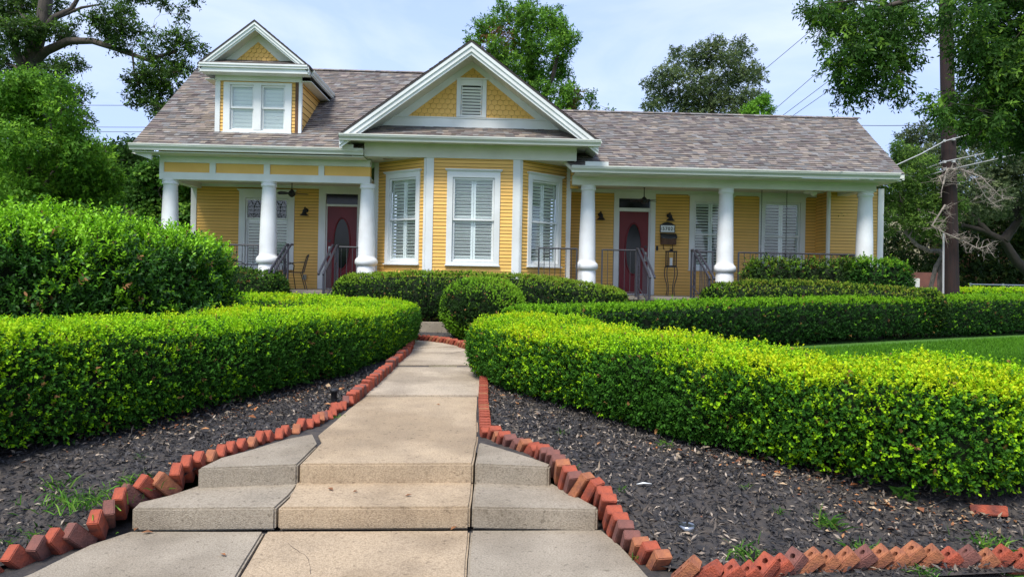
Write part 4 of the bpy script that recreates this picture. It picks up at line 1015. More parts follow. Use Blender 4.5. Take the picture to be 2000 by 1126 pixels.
def handrail(label, X, xin, top_z):
    root = empty('step_railing', (X, PYF, FL-.6), label, 'railing', 'dark grey sloping railings on the porch steps')
    y0, y1 = PYF+.15, PYF-1.25; zt, zb_ = top_z, top_z-.62; zg = FL-.68
    for k, xo in enumerate((0, xin)):
        mb = MB(); mb.tube([(X+xo, y0+.02, zt), (X+xo, y0-.12, zt), (X+xo, y1+.02, zb_), (X+xo, y1-.03, zb_-.05)], .026, 7); mb.build('handrail', IRONG, root)
    mb = MB(); mb.tube([(X, y0-.1, zt-.85), (X, y1, zb_-.62)], .012, 6); mb.build('lower_rail', IRONG, root)
    mb = MB(); mb.box(X-.02, X+.02, y1-.02, y1+.02, .3, zb_); mb.build('post', IRONG, root)
    mb = MB(); mb.box(X-.02, X+.02, y0-.02, y0+.02, FL, zt); mb.build('post', IRONG, root)
    n = 11
    for i in range(1, n):
        t = i/n; y = y0-.12+(y1-y0+.12)*t; z = zt+(zb_-zt)*t; zl = zt-.85+(zb_-.62-zt+.85)*t
        if 3 <= i <= 4: continue
        mb = MB(); mb.tube([(X, y, zl), (X, y, z)], .009, 5); mb.build('picket', IRONG, root)
    # scrolled cast panel at the top of the slope
    mb = MB(); yy = y0-.24
    for s in (-1, 1): mb.tube([(X, yy+s*.07, FL-.05), (X, yy+s*.07, zt-.1)], .008, 5)
    for q in range(5):
        zc = FL+.06+q*.155
        for s in (-1, 1):
            pts = [(X, yy+s*(.02+.045*abs(math.sin(a*1.0))), zc-.07+.14*a/math.pi) for a in np.linspace(0, math.pi, 9)]; mb.tube(pts, .008, 5)
            c = [(X, yy+s*.03+.022*math.cos(a), zc+.022*math.sin(a)) for a in np.linspace(0, 2*math.pi, 9)]; mb.tube(c, .006, 4, cap=False)
        mb.tube([(X+.0, yy-.06, zc), (X, yy+.06, zc)], .012, 5)
    mb.build('scroll_panel', IRONG, root)
HZ = FL+RH+.03
handrail('left railing of the steps up to the taller porch, next to its middle column', AX(556, 560, PYF)+.02, .1, HZ)
handrail('right railing of the steps up to the taller porch, in front of the red door', AX(656, 560, PYF), -.1, HZ)
handrail('left railing of the steps up to the right porch, in front of its red door', AX(1247, 570, PYF)-.02, .1, FL+RHR+.03)
handrail('right railing of the steps up to the right porch, beside its middle column', AX(1353, 570, PYF), .1, FL+RHR+.03)

# wall lamps (gooseneck barn lamps)
def wall_lamp(px, py, label):
    p = at(px, py, YW-.03); X, Z = p.x, p.z
    root = empty('wall_lamp', (X, YW-.02, Z), label, 'lamp', 'gooseneck lamps on the porch walls')
    mb = MB(); mb.lathe((0, 0, 0), [(.055, 0), (.055, .02), (.02, .03)], 14)
    mb.v = [(X+v[0], YW-.015-v[2], Z+.07+v[1]) for v in mb.v]; mb.build('wall_plate', BLK, root)
    mb = MB(); mb.tube([(X, YW-.04, Z+.07), (X, YW-.12, Z+.14), (X, YW-.2, Z+.13), (X, YW-.22, Z+.05)], .013, 6); mb.build('arm', BLK, root)
    mb = MB(); mb.lathe((X, YW-.22, Z-.08), [(.115, 0), (.11, .012), (.065, .05), (.045, .1), (.05, .13), (.03, .16)], 18); mb.build('lamp_shade', BLK, root)
wall_lamp(598, 416, 'black wall lamp between the tall window and the left red door')
wall_lamp(734, 412, 'black wall lamp half hidden between a column and the bay')
wall_lamp(1172, 424, 'black wall lamp right of the bay, left of the right porch door')
wall_lamp(1306, 426, 'black wall lamp above the house number plaque')
def fan(px, py, ztop, label, Y=17.8, mat_=BLK, r=.55, blades=5):
    p = at(px, py, Y); root = empty('ceiling_fan', (p.x, Y, p.z), label, 'ceiling fan')
    mb = MB(); mb.tube([(p.x, Y, p.z+.05), (p.x, Y, ztop)], .012, 6); mb.lathe((p.x, Y, ztop-.04), [(.03, 0), (.06, .04)], 12); mb.build('rod', mat_, root)
    mb = MB(); mb.lathe((p.x, Y, p.z-.09), [(.02, 0), (.06, .03), (.085, .06), (.09, .11), (.05, .16), (.02, .19)], 18); mb.build('motor', mat_, root)
    for i in range(blades):
        a = 2*math.pi*i/blades+.35; M = Matrix.Translation((p.x, Y, p.z))@Matrix.Rotation(a, 4, 'Z')@Matrix.Rotation(math.radians(12), 4, 'X')
        mb = MB(); mb.prism([M@Vector(q) for q in [(.08, -.03, 0), (r*.5, -.065, 0), (r*.95, -.06, 0), (r, 0, 0), (r*.95, .06, 0), (r*.5, .055, 0), (.08, .03, 0)]], (0, 0, .008)); mb.build('blade', mat_, root)
fan(570, 378, zA+.12, 'black ceiling fan hanging under the taller porch', r=.40)
fan(1258, 392, zR+.12, 'dark ceiling fan hanging in front of the right porch door', r=.36)
fan(1589, 376, zR+.12, 'white ceiling fan at the far right end of the right porch', Y=17.9, mat_=SHU, r=.3, blades=4)

# house number plaque
FONTV = None
def text_mesh(s, size, M, name, matl, parent):
    cu = bpy.data.curves.new(name, 'FONT'); cu.body = s; cu.size = size; cu.extrude = .002; cu.align_x = 'CENTER'; cu.align_y = 'CENTER'; cu.space_character = 1.15; cu.offset = .002
    o = bpy.data.objects.new(name, cu); COL.objects.link(o); dg = bpy.context.evaluated_depsgraph_get()
    me = bpy.data.meshes.new_from_object(o.evaluated_get(dg)); bpy.data.objects.remove(o)
    me.transform(M); me.materials.clear(); me.materials.append(matl); o = bpy.data.objects.new(name, me); COL.objects.link(o); attach(o, parent); return o
pc = at(1304, 446, YW-.04)
pl = empty('house_number_plaque', (pc.x, YW-.02, pc.z), 'black framed house number plaque reading 5702 above the mailbox', 'plaque')
hw_, hh_ = .20, .115
mb = MB(); mb.prism([(pc.x-hw_, YW-.035, pc.z-hh_), (pc.x+hw_, YW-.035, pc.z-hh_), (pc.x+hw_, YW-.035, pc.z+hh_*.75), (pc.x+.1, YW-.035, pc.z+hh_*1.3), (pc.x, YW-.035, pc.z+hh_*1.5), (pc.x-.1, YW-.035, pc.z+hh_*1.3), (pc.x-hw_, YW-.035, pc.z+hh_*.75)], (0, .02, 0)); mb.build('frame', BLK, pl)
mb = MB(); mb.box(pc.x-hw_+.02, pc.x+hw_-.02, YW-.042, YW-.036, pc.z-hh_+.02, pc.z+hh_*.7); mb.build('number_panel', SHU, pl)
text_mesh('5702', .125, Matrix.Translation((pc.x, YW-.046, pc.z-.012))@Matrix.Rotation(math.pi/2, 4, 'X'), 'number', BLK, pl)
mb = MB()
for sx in (-1, 1): mb.box(pc.x+sx*.168-.004, pc.x+sx*.168+.004, YW-.046, YW-.042, pc.z-.05, pc.z+.03)
mb.build('scroll_mark', BLK, pl)
# mailbox
pm = at(1305, 467, YW-.06); ma = empty('mailbox', (pm.x, YW-.03, pm.z), 'black wall mailbox with a flap and two paper hooks under the number plaque', 'mailbox')
mb = MB(); mb.prism([(pm.x-.2, YW-.03, pm.z-.14), (pm.x-.2, YW-.12, pm.z-.14), (pm.x-.2, YW-.14, pm.z+.08), (pm.x-.2, YW-.03, pm.z+.14)], (.4, 0, 0)); mb.build('box', WOODB, ma, .006)
mb = MB(); mb.prism([(pm.x-.215, YW-.155, pm.z+.02), (pm.x-.215, YW-.15, pm.z+.09), (pm.x-.215, YW-.03, pm.z+.155), (pm.x-.215, YW-.03, pm.z+.135), (pm.x-.215, YW-.135, pm.z+.08), (pm.x-.215, YW-.145, pm.z+.02)], (.43, 0, 0)); mb.build('flap', BLK, ma, .003)
mb = MB(); mb.tube([(pm.x-.17+.34*t, YW-.162, pm.z+.035-.02*math.sin(math.pi*t)) for t in np.linspace(0, 1, 9)], .006, 5); mb.build('handle', STEEL, ma)
for s in (-1, 1):
    mb = MB(); x = pm.x+s*.12; mb.tube([(x, YW-.05, pm.z-.14), (x, YW-.06, pm.z-.24), (x, YW-.1, pm.z-.27), (x, YW-.13, pm.z-.25)], .009, 6); mb.build('hook', BLK, ma)
# plant stand with lantern
ps = at(1310, 540, 18.3); PX, PY = ps.x, 18.3
zt = AZ(1310, 521, PY)
st = empty('plant_stand', (PX, PY, FL), 'tall curvy black iron plant stand on the right porch under the mailbox', 'plant stand')
mb = MB(); mb.tube([(PX+.15*math.cos(a), PY+.15*math.sin(a), zt) for a in np.linspace(0, 2*math.pi, 17)], .011, 6, cap=False); mb.lathe((PX, PY, zt-.012), [(.145, 0), (.145, .008)], 20); mb.build('top_ring', IRON, st)
for q in range(4):
    a = math.pi/4+q*math.pi/2; H = zt-FL; pts = []
    for t in np.linspace(0, 1, 12): rr_ = .15+.035*math.sin(t*math.pi*2)-.02*t+.02*(1-t)**3; pts.append((PX+rr_*math.cos(a), PY+rr_*math.sin(a), FL+H*(1-t)))
    mb = MB(); mb.tube(pts, .011, 6); mb.build('leg', IRON, st)
lt = empty('lantern', (PX, PY, zt), 'black framed glass lantern with a pale candle standing on the plant stand', 'lantern')
lw_, lh = .105, .38
for i, (sx, sy) in enumerate(((-1, -1), (1, -1), (1, 1), (-1, 1))):
    mb = MB(); mb.box(PX+sx*lw_-.012, PX+sx*lw_+.012, PY+sy*lw_-.012, PY+sy*lw_+.012, zt+.03, zt+lh); mb.build('frame_post', BLK, lt)
mb = MB(); mb.box(PX-lw_-.015, PX+lw_+.015, PY-lw_-.015, PY+lw_+.015, zt, zt+.035); mb.build('base', BLK, lt)
mb = MB(); mb.prism([(PX-lw_-.02, PY-lw_-.02, zt+lh), (PX+lw_+.02, PY-lw_-.02, zt+lh), (PX+lw_+.02, PY+lw_+.02, zt+lh), (PX-lw_-.02, PY+lw_+.02, zt+lh)], (0, 0, .03)); mb.lathe((PX, PY, zt+lh+.03), [(.06, 0), (.03, .04), (.015, .06)], 12); mb.tube([(PX+.035*math.cos(a), PY, zt+lh+.1+.035*math.sin(a)) for a in np.linspace(0, 2*math.pi, 13)], .005, 5, cap=False); mb.build('roof', BLK, lt)
mb = MB(); mb.lathe((PX, PY, zt+.036), [(.04, 0), (.04, .2)], 14); mb.build('candle', SHU, lt)
# porch swing
sx0, sx1 = AX(1487, 430, 17.7), AX(1536, 430, 17.7)
sw = empty('porch_swing', ((sx0+sx1)/2, 17.7, FL+.4), 'dark porch swing hanging from two chains behind the right railing', 'swing')
sx1b = sx0+1.35
def chain(p0, p1, r=.012):
    mb = MB(); p0, p1 = Vector(p0), Vector(p1); n = int((p1-p0).length/.035)
    for i in range(n):
        c = p0.lerp(p1, (i+.5)/n); d = (p1-p0).normalized(); a = Vector((1, 0, 0)) if i % 2 else Vector((0, 1, 0)); pts = [c+d*.022*math.cos(t)+a*.012*math.sin(t) for t in np.linspace(0, 2*math.pi, 7)]
        mb.tube(pts, .0045, 4, cap=False)
    return mb.build('chain', BLK, sw)
for x in (sx0, sx1):
    zj = AZ(1487, 478, 17.7); chain((x, 17.7, zR+.12), (x, 17.7, zj)); 
    for s in (-1, 1):
        mb = MB(); mb.tube([(x, 17.7, zj), (x+s*.10, 17.7+s*.2, FL+.42)], .006, 5); mb.build('hanger', BLK, sw)
mb = MB()
for i in range(6): mb.box(sx0-.15, sx1+.15, 17.45+i*.08, 17.51+i*.08, FL+.40, FL+.42)
mb.build('seat', WOODB, sw)
mb = MB()
for i in range(8): x = sx0-.12+i*(sx1-sx0+.24)/7; mb.box(x-.02, x+.02, 17.92, 17.94, FL+.42, FL+.75)
mb.box(sx0-.15, sx1+.15, 17.91, 17.95, FL+.75, FL+.79); mb.build('backrest', WOODB, sw)
# patio table and chairs on the taller porch
def wire_chair(x, y, rz, label):
    root = empty('patio_chair', (x, y, FL), label, 'chair', 'black wire mesh patio chairs')
    M = Matrix.Translation((x, y, FL))@Matrix.Rotation(rz, 4, 'Z')
    for sx in (-1, 1):
        mb = MB(); mb.tube([M@Vector((sx*.25, -.28, 0)), M@Vector((sx*.23, -.2, .42))], .011, 6); mb.build('leg', BLK, root)
        mb = MB(); mb.tube([M@Vector((sx*.25, .30, 0)), M@Vector((sx*.22, .18, .42))], .011, 6); mb.build('leg', BLK, root)
        mb = MB(); mb.tube([M@Vector((sx*.23, -.2, .42)), M@Vector((sx*.27, -.18, .6)), M@Vector((sx*.28, 0, .66)), M@Vector((sx*.26, .24, .68))], .011, 6); mb.build('armrest', BLK, root)
    mb = MB()
    for i in range(11):
        t = -.23+.046*i; mb.tube([M@Vector((t, -.22, .42)), M@Vector((t, .2, .42))], .003, 4); mb.tube([M@Vector((-.23, t, .42)), M@Vector((.23, t, .42))], .003, 4)
    mb.tube([M@Vector((.24*math.cos(a), .22*math.sin(a), .42)) for a in np.linspace(0, 2*math.pi, 17)], .01, 6, cap=False); mb.build('seat', BLK, root)
    mb = MB()
    def bp(u, v): a = u*1.0; return M@Vector((math.sin(a)*.27, .18+.06*math.cos(a)+v*.1, .42+v*.44-.05*abs(u)**2*v))
    for i in range(11): mb.tube([bp(-1+.2*i, v) for v in np.linspace(0, 1, 5)], .003, 4)
    for v in np.linspace(.1, .9, 8): mb.tube([bp(u, v) for u in np.linspace(-1, 1, 7)], .003, 4)
    mb.tube([bp(u, 1) for u in np.linspace(-1, 1, 9)], .012, 6); mb.tube([bp(-1, v) for v in np.linspace(0, 1, 4)], .01, 6); mb.tube([bp(1, v) for v in np.linspace(0, 1, 4)], .01, 6); mb.build('backrest', BLK, root)
wire_chair(AX(574, 530, 17.7), 17.7, math.radians(-70), 'black mesh patio chair near the left red door')
wire_chair(AX(548, 530, 18.1), 18.1, math.radians(160), 'black mesh patio chair between the middle column and the left porch steps')
wire_chair(AX(452, 520, 17.9), 17.9, math.radians(60), 'black mesh patio chair left of the small table on the taller porch')
tbx = AX(487, 515, 17.8); tb = empty('patio_table', (tbx, 17.8, FL), 'round black mesh patio table behind the left porch railing', 'table')
zt_ = FL+.60
mb = MB(); mb.tube([(tbx+.32*math.cos(a), 17.8+.32*math.sin(a), zt_) for a in np.linspace(0, 2*math.pi, 25)], .012, 6, cap=False)
for i in range(-6, 7):
    t = i*.05; L = math.sqrt(.32**2-t*t); mb.tube([(tbx+t, 17.8-L, zt_), (tbx+t, 17.8+L, zt_)], .003, 4); mb.tube([(tbx-L, 17.8+t, zt_), (tbx+L, 17.8+t, zt_)], .003, 4)
mb.build('tabletop', BLK, tb)
for q in range(4):
    a = q*math.pi/2+.5; mb = MB(); mb.tube([(tbx+.28*math.cos(a), 17.8+.28*math.sin(a), zt_), (tbx+.12*math.cos(a), 17.8+.12*math.sin(a), FL+.35), (tbx+.3*math.cos(a), 17.8+.3*math.sin(a), FL)], .01, 6); mb.build('leg', BLK, tb)

# ================================================================ BEDS: edging bricks, curb, chips, leaves, weeds
def brick_mesh(name, L, W, T, holes, m_):
    """L along z (stands on end), W along y, T along x; holes pierce the W-L face (through T)"""
    bm = bmesh.new(); rects = [(-W/2, -L/2), (W/2, -L/2), (W/2, L/2), (-W/2, L/2)]
    rings = []
    for c in holes: rings.append([(c[0]+c[2]*math.cos(2*math.pi*i/12), c[1]+c[2]*math.sin(2*math.pi*i/12)) for i in range(12)])
    pts = rects[:]; ed = [(0, 1), (1, 2), (2, 3), (3, 0)]
    for r in rings: n = len(pts); pts += r; ed += [(n+i, n+(i+1) % 12) for i in range(12)]
    V, E_, Fc, *_ = geometry.delaunay_2d_cdt([Vector(p) for p in pts], ed, [], 0, 1e-7)
    mb = MB()
    for f in Fc:
        c = sum((V[i] for i in f), Vector((0, 0)))/len(f)
        if any((c.x-h[0])**2+(c.y-h[1])**2 < h[2]**2 for h in holes): continue
        for s in (-1, 1): mb.face([(s*T/2, V[i].x, V[i].y) for i in f])
    for i in range(4):
        a, b = rects[i], rects[(i+1) % 4]; mb.face([(-T/2, *a), (T/2, *a), (T/2, *b), (-T/2, *b)])
    for r in rings:
        for i in range(12): a, b = r[i], r[(i+1) % 12]; mb.face([(-T/2, *a), (T/2, *a), (T/2, *b), (-T/2, *b)])
    me = bpy.data.meshes.new(name); me.from_pydata(mb.v, [], mb.f)
    bm.from_mesh(me); bmesh.ops.remove_doubles(bm, verts=bm.verts, dist=1e-5); bmesh.ops.dissolve_limit(bm, angle_limit=.01, verts=bm.verts, edges=bm.edges) if not holes else None
    bmesh.ops.recalc_face_normals(bm, faces=bm.faces)
    es = [e for e in bm.edges if len(e.link_faces) == 2 and e.calc_face_angle(0) > 1.2 and (max(abs(v.co.y) for v in e.verts) > W/2-.001 or max(abs(v.co.z) for v in e.verts) > L/2-.001)]
    bmesh.ops.bevel(bm, geom=es, offset=.005, segments=2, affect='EDGES', clamp_overlap=True)
    for v in bm.verts: v.co += Vector((random.uniform(-1, 1), random.uniform(-1, 1), random.uniform(-1, 1)))*.0012
    bm.to_mesh(me); bm.free(); me.materials.append(m_); return me
bms = {}
for nm, m_ in (('r', BRK), ('o', BRKO), ('d', BRKD)):
    bms[nm] = [brick_mesh('edging_brick', .20, .095, .062, [], m_) for _ in range(2)]
    bms[nm+'h'] = [brick_mesh('edging_brick', .20, .095, .062, [(0, -.055, .016), (0, 0, .016), (0, .055, .016)], m_) for _ in range(2)]
ORD = ['first', 'second', 'third', 'fourth', 'fifth', 'sixth', 'seventh', 'eighth', 'ninth', 'tenth', 'eleventh', 'twelfth', 'thirteenth', 'fourteenth', 'fifteenth', 'sixteenth', 'seventeenth', 'eighteenth', 'nineteenth', 'twentieth']
ORD += ['twenty '+o for o in ORD[:9]]+['thirtieth']+['thirty '+o for o in ORD[:9]]+['fortieth']+['forty '+o for o in ORD[:9]]+['fiftieth']+['fifty '+o for o in ORD[:9]]+['sixtieth']+['sixty '+o for o in ORD[:9]]
cname = {'r': 'red', 'o': 'orange', 'd': 'dark brown'}
def brick_row(pts, where, spacing, tilt, lift, kinds, group, rot=0, side=0, zfun=gz, jit=1.0, roll_=0, spin=0):
    P_ = [Vector((p[0], p[1])) for p in pts]; seg = [(P_[i+1]-P_[i]).length for i in range(len(P_)-1)]; tot = sum(seg); n = int(tot/spacing)
    for k in range(n):
        s = (k+.5)*tot/n; i = 0
        while i < len(seg)-1 and s > seg[i]: s -= seg[i]; i += 1
        p = P_[i].lerp(P_[i+1], min(1, s/seg[i])); d = (P_[i+1]-P_[i]).normalized(); ang = math.atan2(d.y, d.x)
        nrm_ = Vector((-d.y, d.x))
        p = p+nrm_*(side+random.uniform(-.006, .006)*jit)
        kd = random.choice(kinds); me = random.choice(bms[kd])
        o = bpy.data.objects.new('edging_brick', me); COL.objects.link(o)
        M = Matrix.Translation((p.x, p.y, zfun(p.x, p.y)+lift-.008+random.uniform(-.013, .010)*jit))@Matrix.Rotation(ang+rot+random.uniform(-.10, .10)*jit, 4, 'Z')@Matrix.Rotation(roll_+random.uniform(-.05, .05)*jit, 4, 'X')@Matrix.Rotation(math.radians(tilt+random.uniform(-4, 4)*jit), 4, 'Y')@Matrix.Rotation(spin, 4, 'Z')
        o.matrix_world = M
        tag(o, f"{cname[kd[0]]} {'cored ' if len(kd) > 1 else ''}brick, {ORD[k].replace(' ', '-') if k < len(ORD) else 'far'} {where}", 'brick', group)
def curbz(x, y): return gz(x, y)
Lpts = [(p.x, p.y) for p in Lc]; Rpts = [(p.x, p.y) for p in Rc]
brick_row(Lpts[:2], 'at the near left corner of the bed', .12, -38, .0, ['rh'], 'cored bricks at the near left corner', rot=.5, side=-.0)
brick_row(Lpts[1:5], 'from the left in the leaning row beside the street slab', .100, -42, .0, ['r', 'r', 'o', 'd', 'r'], 'leaning bricks beside the left street slab', rot=.40, side=.0, jit=1.8, spin=math.pi/2)
brick_row(Lpts[4:12], 'from the left in the leaning row beside the left steps', .100, -42, .0, ['r', 'r', 'r', 'o', 'd'], 'leaning bricks beside the left steps', rot=.40, side=.03, jit=1.6, spin=math.pi/2)
brick_row(Lpts[11:], 'from the near end of the row by the left hedge', .10, -14, .03, ['r', 'r', 'd'], 'upright bricks along the left hedge', side=.02, jit=1.4)
brick_row([(p[0], p[1]) for p in Rpts[0:3]], 'from the far end of the flat right row', .098, 0, -.02, ['r', 'r', 'r', 'o'], 'flat bricks along the right edge of the walk', side=.03, jit=.5)
brick_row(Rpts[2:], 'from the far end of the row beside the right steps', .080, 36, .008, ['r', 'r', 'r', 'o', 'd'], 'leaning bricks edging the right bed', rot=-.25, side=.025, jit=1.3)
fr_px = [(1318, 1108), (1400, 1122), (1480, 1118), (1545, 1104), (1640, 1098), (1740, 1092), (1840, 1090), (1940, 1092), (2040, 1096)]
fr_pts = []
for q in fr_px:
    p = onz(q[0], q[1], .03); fr_pts.append((p.x, p.y))
brick_row(fr_pts, 'from the left in the cored street side row', .100, 46, .018, ['oh', 'rh', 'oh', 'dh', 'rh'], 'cored bricks edging the street side of the right bed', rot=-.12, zfun=lambda x, y: gz(x, y)+.01, roll_=.12, jit=1.6)
bk = [(lambda p: (p.x, p.y))(onz(x, y, .33)) for (x, y) in [(806, 661), (835, 663), (865, 667), (890, 672), (908, 677), (922, 682)]]
brick_row(bk, 'from the left in the curved row before the round shrub', .10, 35, .03, ['oh', 'rh', 'r'], 'bricks curving round the middle bed', side=.06, rot=0)
q = gp(1930, 1012); me = bms['r'][0]
o = bpy.data.objects.new('edging_brick', me); COL.objects.link(o); o.matrix_world = Matrix.Translation((q.x, q.y, gz(q.x, q.y)+.012))@Matrix.Rotation(math.radians(62), 4, 'Z')@Matrix.Rotation(math.radians(84), 4, 'X')@Matrix.Rotation(math.radians(70), 4, 'Z')
tag(o, 'long red brick lying alone at the near right end of the boxwood hedge', 'brick', 'loose bricks')
# concrete curb in front of the foundation hedge
mb = MB(); c0, c1 = at(780, 628, 14.62), at(1000, 631, 14.62); mb.box(-4.6, 2.4, 14.62, 14.78, .2, c0.z); tag(mb.build('bed_curb', CONC_G, bevel=.01), 'low concrete curb behind the middle bed under the rounded hedge', 'curb')
ctop = c0.z
mb = MB(); mb.box(-4.6, 2.4, 14.78, 16.2, .2, ctop-.03); tag(mb.build('raised_bed', SOIL), kind='structure')
mb = MB(); mb.box(4.4, 8.6, 15.3, 16.4, .2, .5); tag(mb.build('raised_bed', SOIL), kind='structure')

def inpoly(P, poly):
    c = np.zeros(len(P), bool); n = len(poly)
    for i in range(n):
        (ax, ay), (bx, by) = poly[i], poly[i-1]
        t = ((ay > P[:, 1]) != (by > P[:, 1])) & (P[:, 0] < (bx-ax)*(P[:, 1]-ay)/(by-ay+1e-12)+ax); c ^= t
    return c
GZ = np.vectorize(gz)
def scatter(poly, n, ymax):
    a = np.array([(p[0], p[1]) for p in poly]); lo, hi = a.min(0), a.max(0); hi[1] = min(hi[1], ymax)
    P = RNG.uniform(lo, hi, (n, 2)); P = P[inpoly(P, [tuple(x) for x in a])]; return P
def chips(name, poly, n, ymax, Lr, cols, wr, label_kind, up=.006, tilt=.5, wts=None):
    P = scatter(poly, n, ymax); k = len(P); z = GZ(P[:, 0], P[:, 1])+up*RNG.uniform(.3, 2.2, k)
    P3 = np.column_stack([P, z]); D = RNG.normal(size=(k, 3)); D[:, 2] *= tilt*.7; Nn = RNG.normal(size=(k, 3))*tilt+[0, 0, 1.2]
    L = RNG.uniform(*Lr, k); ci = RNG.choice(len(cols), k, p=wts); C = np.array(cols)[ci]*RNG.uniform(.6, 1.3, k)[:, None]
    o = leaf_obj(name, P3, D, Nn, L, L*wr, C, CHIP); tag(o, kind='stuff'); return o
bedLc = [(-9, 3.3), (-2.9, 3.45)]+[(p.x-.03, p.y) for p in Lc]+[(-2.3, 12.2), (-2.2, 13.6), (-9, 13.6)]
bedRc = [(p.x+.04, p.y) for p in Rc]+bedR[len(Rc):]
dk = [(.020, .020, .023), (.040, .038, .041), (.07, .065, .063), (.14, .12, .10), (.25, .205, .16), (.38, .31, .24)]
wt = [.30, .32, .20, .095, .055, .03]
o = chips('mulch_chips', bedLc, 95000, 9.5, (.015, .055), dk, .30, 'x', up=.010, tilt=.8, wts=[.30, .33, .21, .09, .045, .025]); o['label'] = 'dark shredded mulch over the left bed'; o['category'] = 'mulch'
o = chips('mulch_chips', bedRc, 100000, 10, (.015, .055), dk, .32, 'x', up=.010, tilt=.8, wts=[.26, .28, .19, .13, .08, .06]); o['label'] = 'dark shredded mulch over the right bed'; o['category'] = 'mulch'
o = chips('mulch_chips', bedLc, 7000, 9.0, (.035, .085), [(.05, .046, .045), (.11, .09, .075), (.03, .03, .032), (.20, .16, .12)], .24, 'x', up=.014, tilt=.7, wts=[.4, .25, .25, .1]); o['label'] = 'longer bark strips lying over the left bed'; o['category'] = 'mulch'
o = chips('mulch_chips', bedRc, 9000, 9.0, (.035, .085), [(.05, .046, .045), (.13, .105, .085), (.03, .03, .032), (.27, .21, .15)], .24, 'x', up=.014, tilt=.7, wts=[.36, .26, .22, .16]); o['label'] = 'longer bark strips lying over the right bed'; o['category'] = 'mulch'
o = chips('mulch_chips', bedB, 9000, 15, (.02, .05), dk, .35, 'x', wts=wt); o['label'] = 'dark mulch in the middle bed by the round shrub'; o['category'] = 'mulch'
# leaf litter gathers along the hedge feet
lc = [(.33, .12, .04), (.42, .20, .08), (.25, .10, .05), (.50, .36, .22), (.46, .33, .20), (.30, .24, .17)]
def litter(name, poly, n, lab, band, ymax=9.5):
    P = scatter(poly, n, ymax); 
    B = np.array(band); d = np.full(len(P), 9.)
    for i in range(len(B)-1):
        a, b = B[i], B[i+1]; ab = b-a; t = np.clip(((P-a)@ab)/(ab@ab), 0, 1); d = np.minimum(d, np.linalg.norm(P-(a+t[:, None]*ab), axis=1))
    pr = np.exp(-(d/.33)**2)+.05; nz_ = fnoise(np.column_stack([P, P[:, 0]*0]), 2.6, 8); P = P[RNG.uniform(0, 1, len(P)) < pr*np.clip(.55+nz_*.9, 0, 1)]
    k = len(P); z = GZ(P[:, 0], P[:, 1])+RNG.uniform(.008, .03, k); P3 = np.column_stack([P, z]); D = RNG.normal(size=(k, 3)); D[:, 2] *= .25
    L = RNG.uniform(.015, .055, k)*np.where(RNG.uniform(0, 1, k) < .85, .7, 1.6); C = np.array(lc)[RNG.choice(6, k)]*RNG.uniform(.6, 1.25, k)[:, None]
    o = leaf_obj(name, P3, D, RNG.normal(size=(k, 3))*.35+[0, 0, 1], L, L*.55, C, CHIP); tag(o, lab, 'leaf litter', kind='stuff'); return o
hedgeB = [(gp(x, y).x, gp(x, y).y) for x, y in [(955, 765), (1080, 800), (1220, 830), (1400, 885), (1560, 930), (1700, 965), (1850, 985), (1960, 975)]]
hedgeA = [(gp(x, y).x, gp(x, y).y) for x, y in [(-60, 900), (150, 865), (300, 830), (450, 800), (580, 775), (680, 740), (760, 705)]]
litter('fallen_leaves', bedRc, 42000, 'brown fallen leaves scattered along the foot of the right hedge', hedgeB)
litter('fallen_leaves', bedLc, 24000, 'brown fallen leaves scattered along the foot of the left hedge', hedgeA)

# grass tufts and weeds, each one separate
GRC = [(.07, .20, .02), (.12, .30, .03), (.20, .36, .05), (.05, .15, .02)]
def tuft(name, label, x, y, r, n, h, cat='weed', group='green weeds sprouting in the mulch', zf=None, broad=False, cols=GRC):
    z = (zf or gz)(x, y); P = np.column_stack([x+RNG.normal(size=n)*r*.5, y+RNG.normal(size=n)*r*.5, np.full(n, z-.003)])
    D = RNG.normal(size=(n, 3))*[.55, .55, .2]+[0, 0, .75]; L = h*RNG.uniform(.5, 1.15, n); C = np.array(cols)[RNG.choice(len(cols), n)]*RNG.uniform(.7, 1.25, n)[:, None]
    Dn = nrm(D); S = nrm(np.cross(Dn, RNG.normal(size=(n, 3))))
    # bent blades: two segments
    W_ = (L*(.3 if broad else .05)+.0015)[:, None]; mid = P+Dn*(L*.55)[:, None]; tip = mid+nrm(Dn*[1.3, 1.3, .35])*(L*.5)[:, None]
    V = np.stack([P-S*W_*.5, P+S*W_*.5, mid+S*W_*.5, tip, mid-S*W_*.5], 1).reshape(-1, 3)
    me = bpy.data.meshes.new(name); me.from_pydata(V.tolist(), [], [tuple(range(i*5, i*5+5)) for i in range(n)])
    a = me.color_attributes.new('col', 'FLOAT_COLOR', 'POINT'); a.data.foreach_set('color', np.concatenate([np.repeat(C, 5, 0), np.ones((n*5, 1))], 1).reshape(-1).astype(np.float32)); me.materials.append(LEAF)
    o = bpy.data.objects.new(name, me); COL.objects.link(o); tag(o, label, cat, group); return o
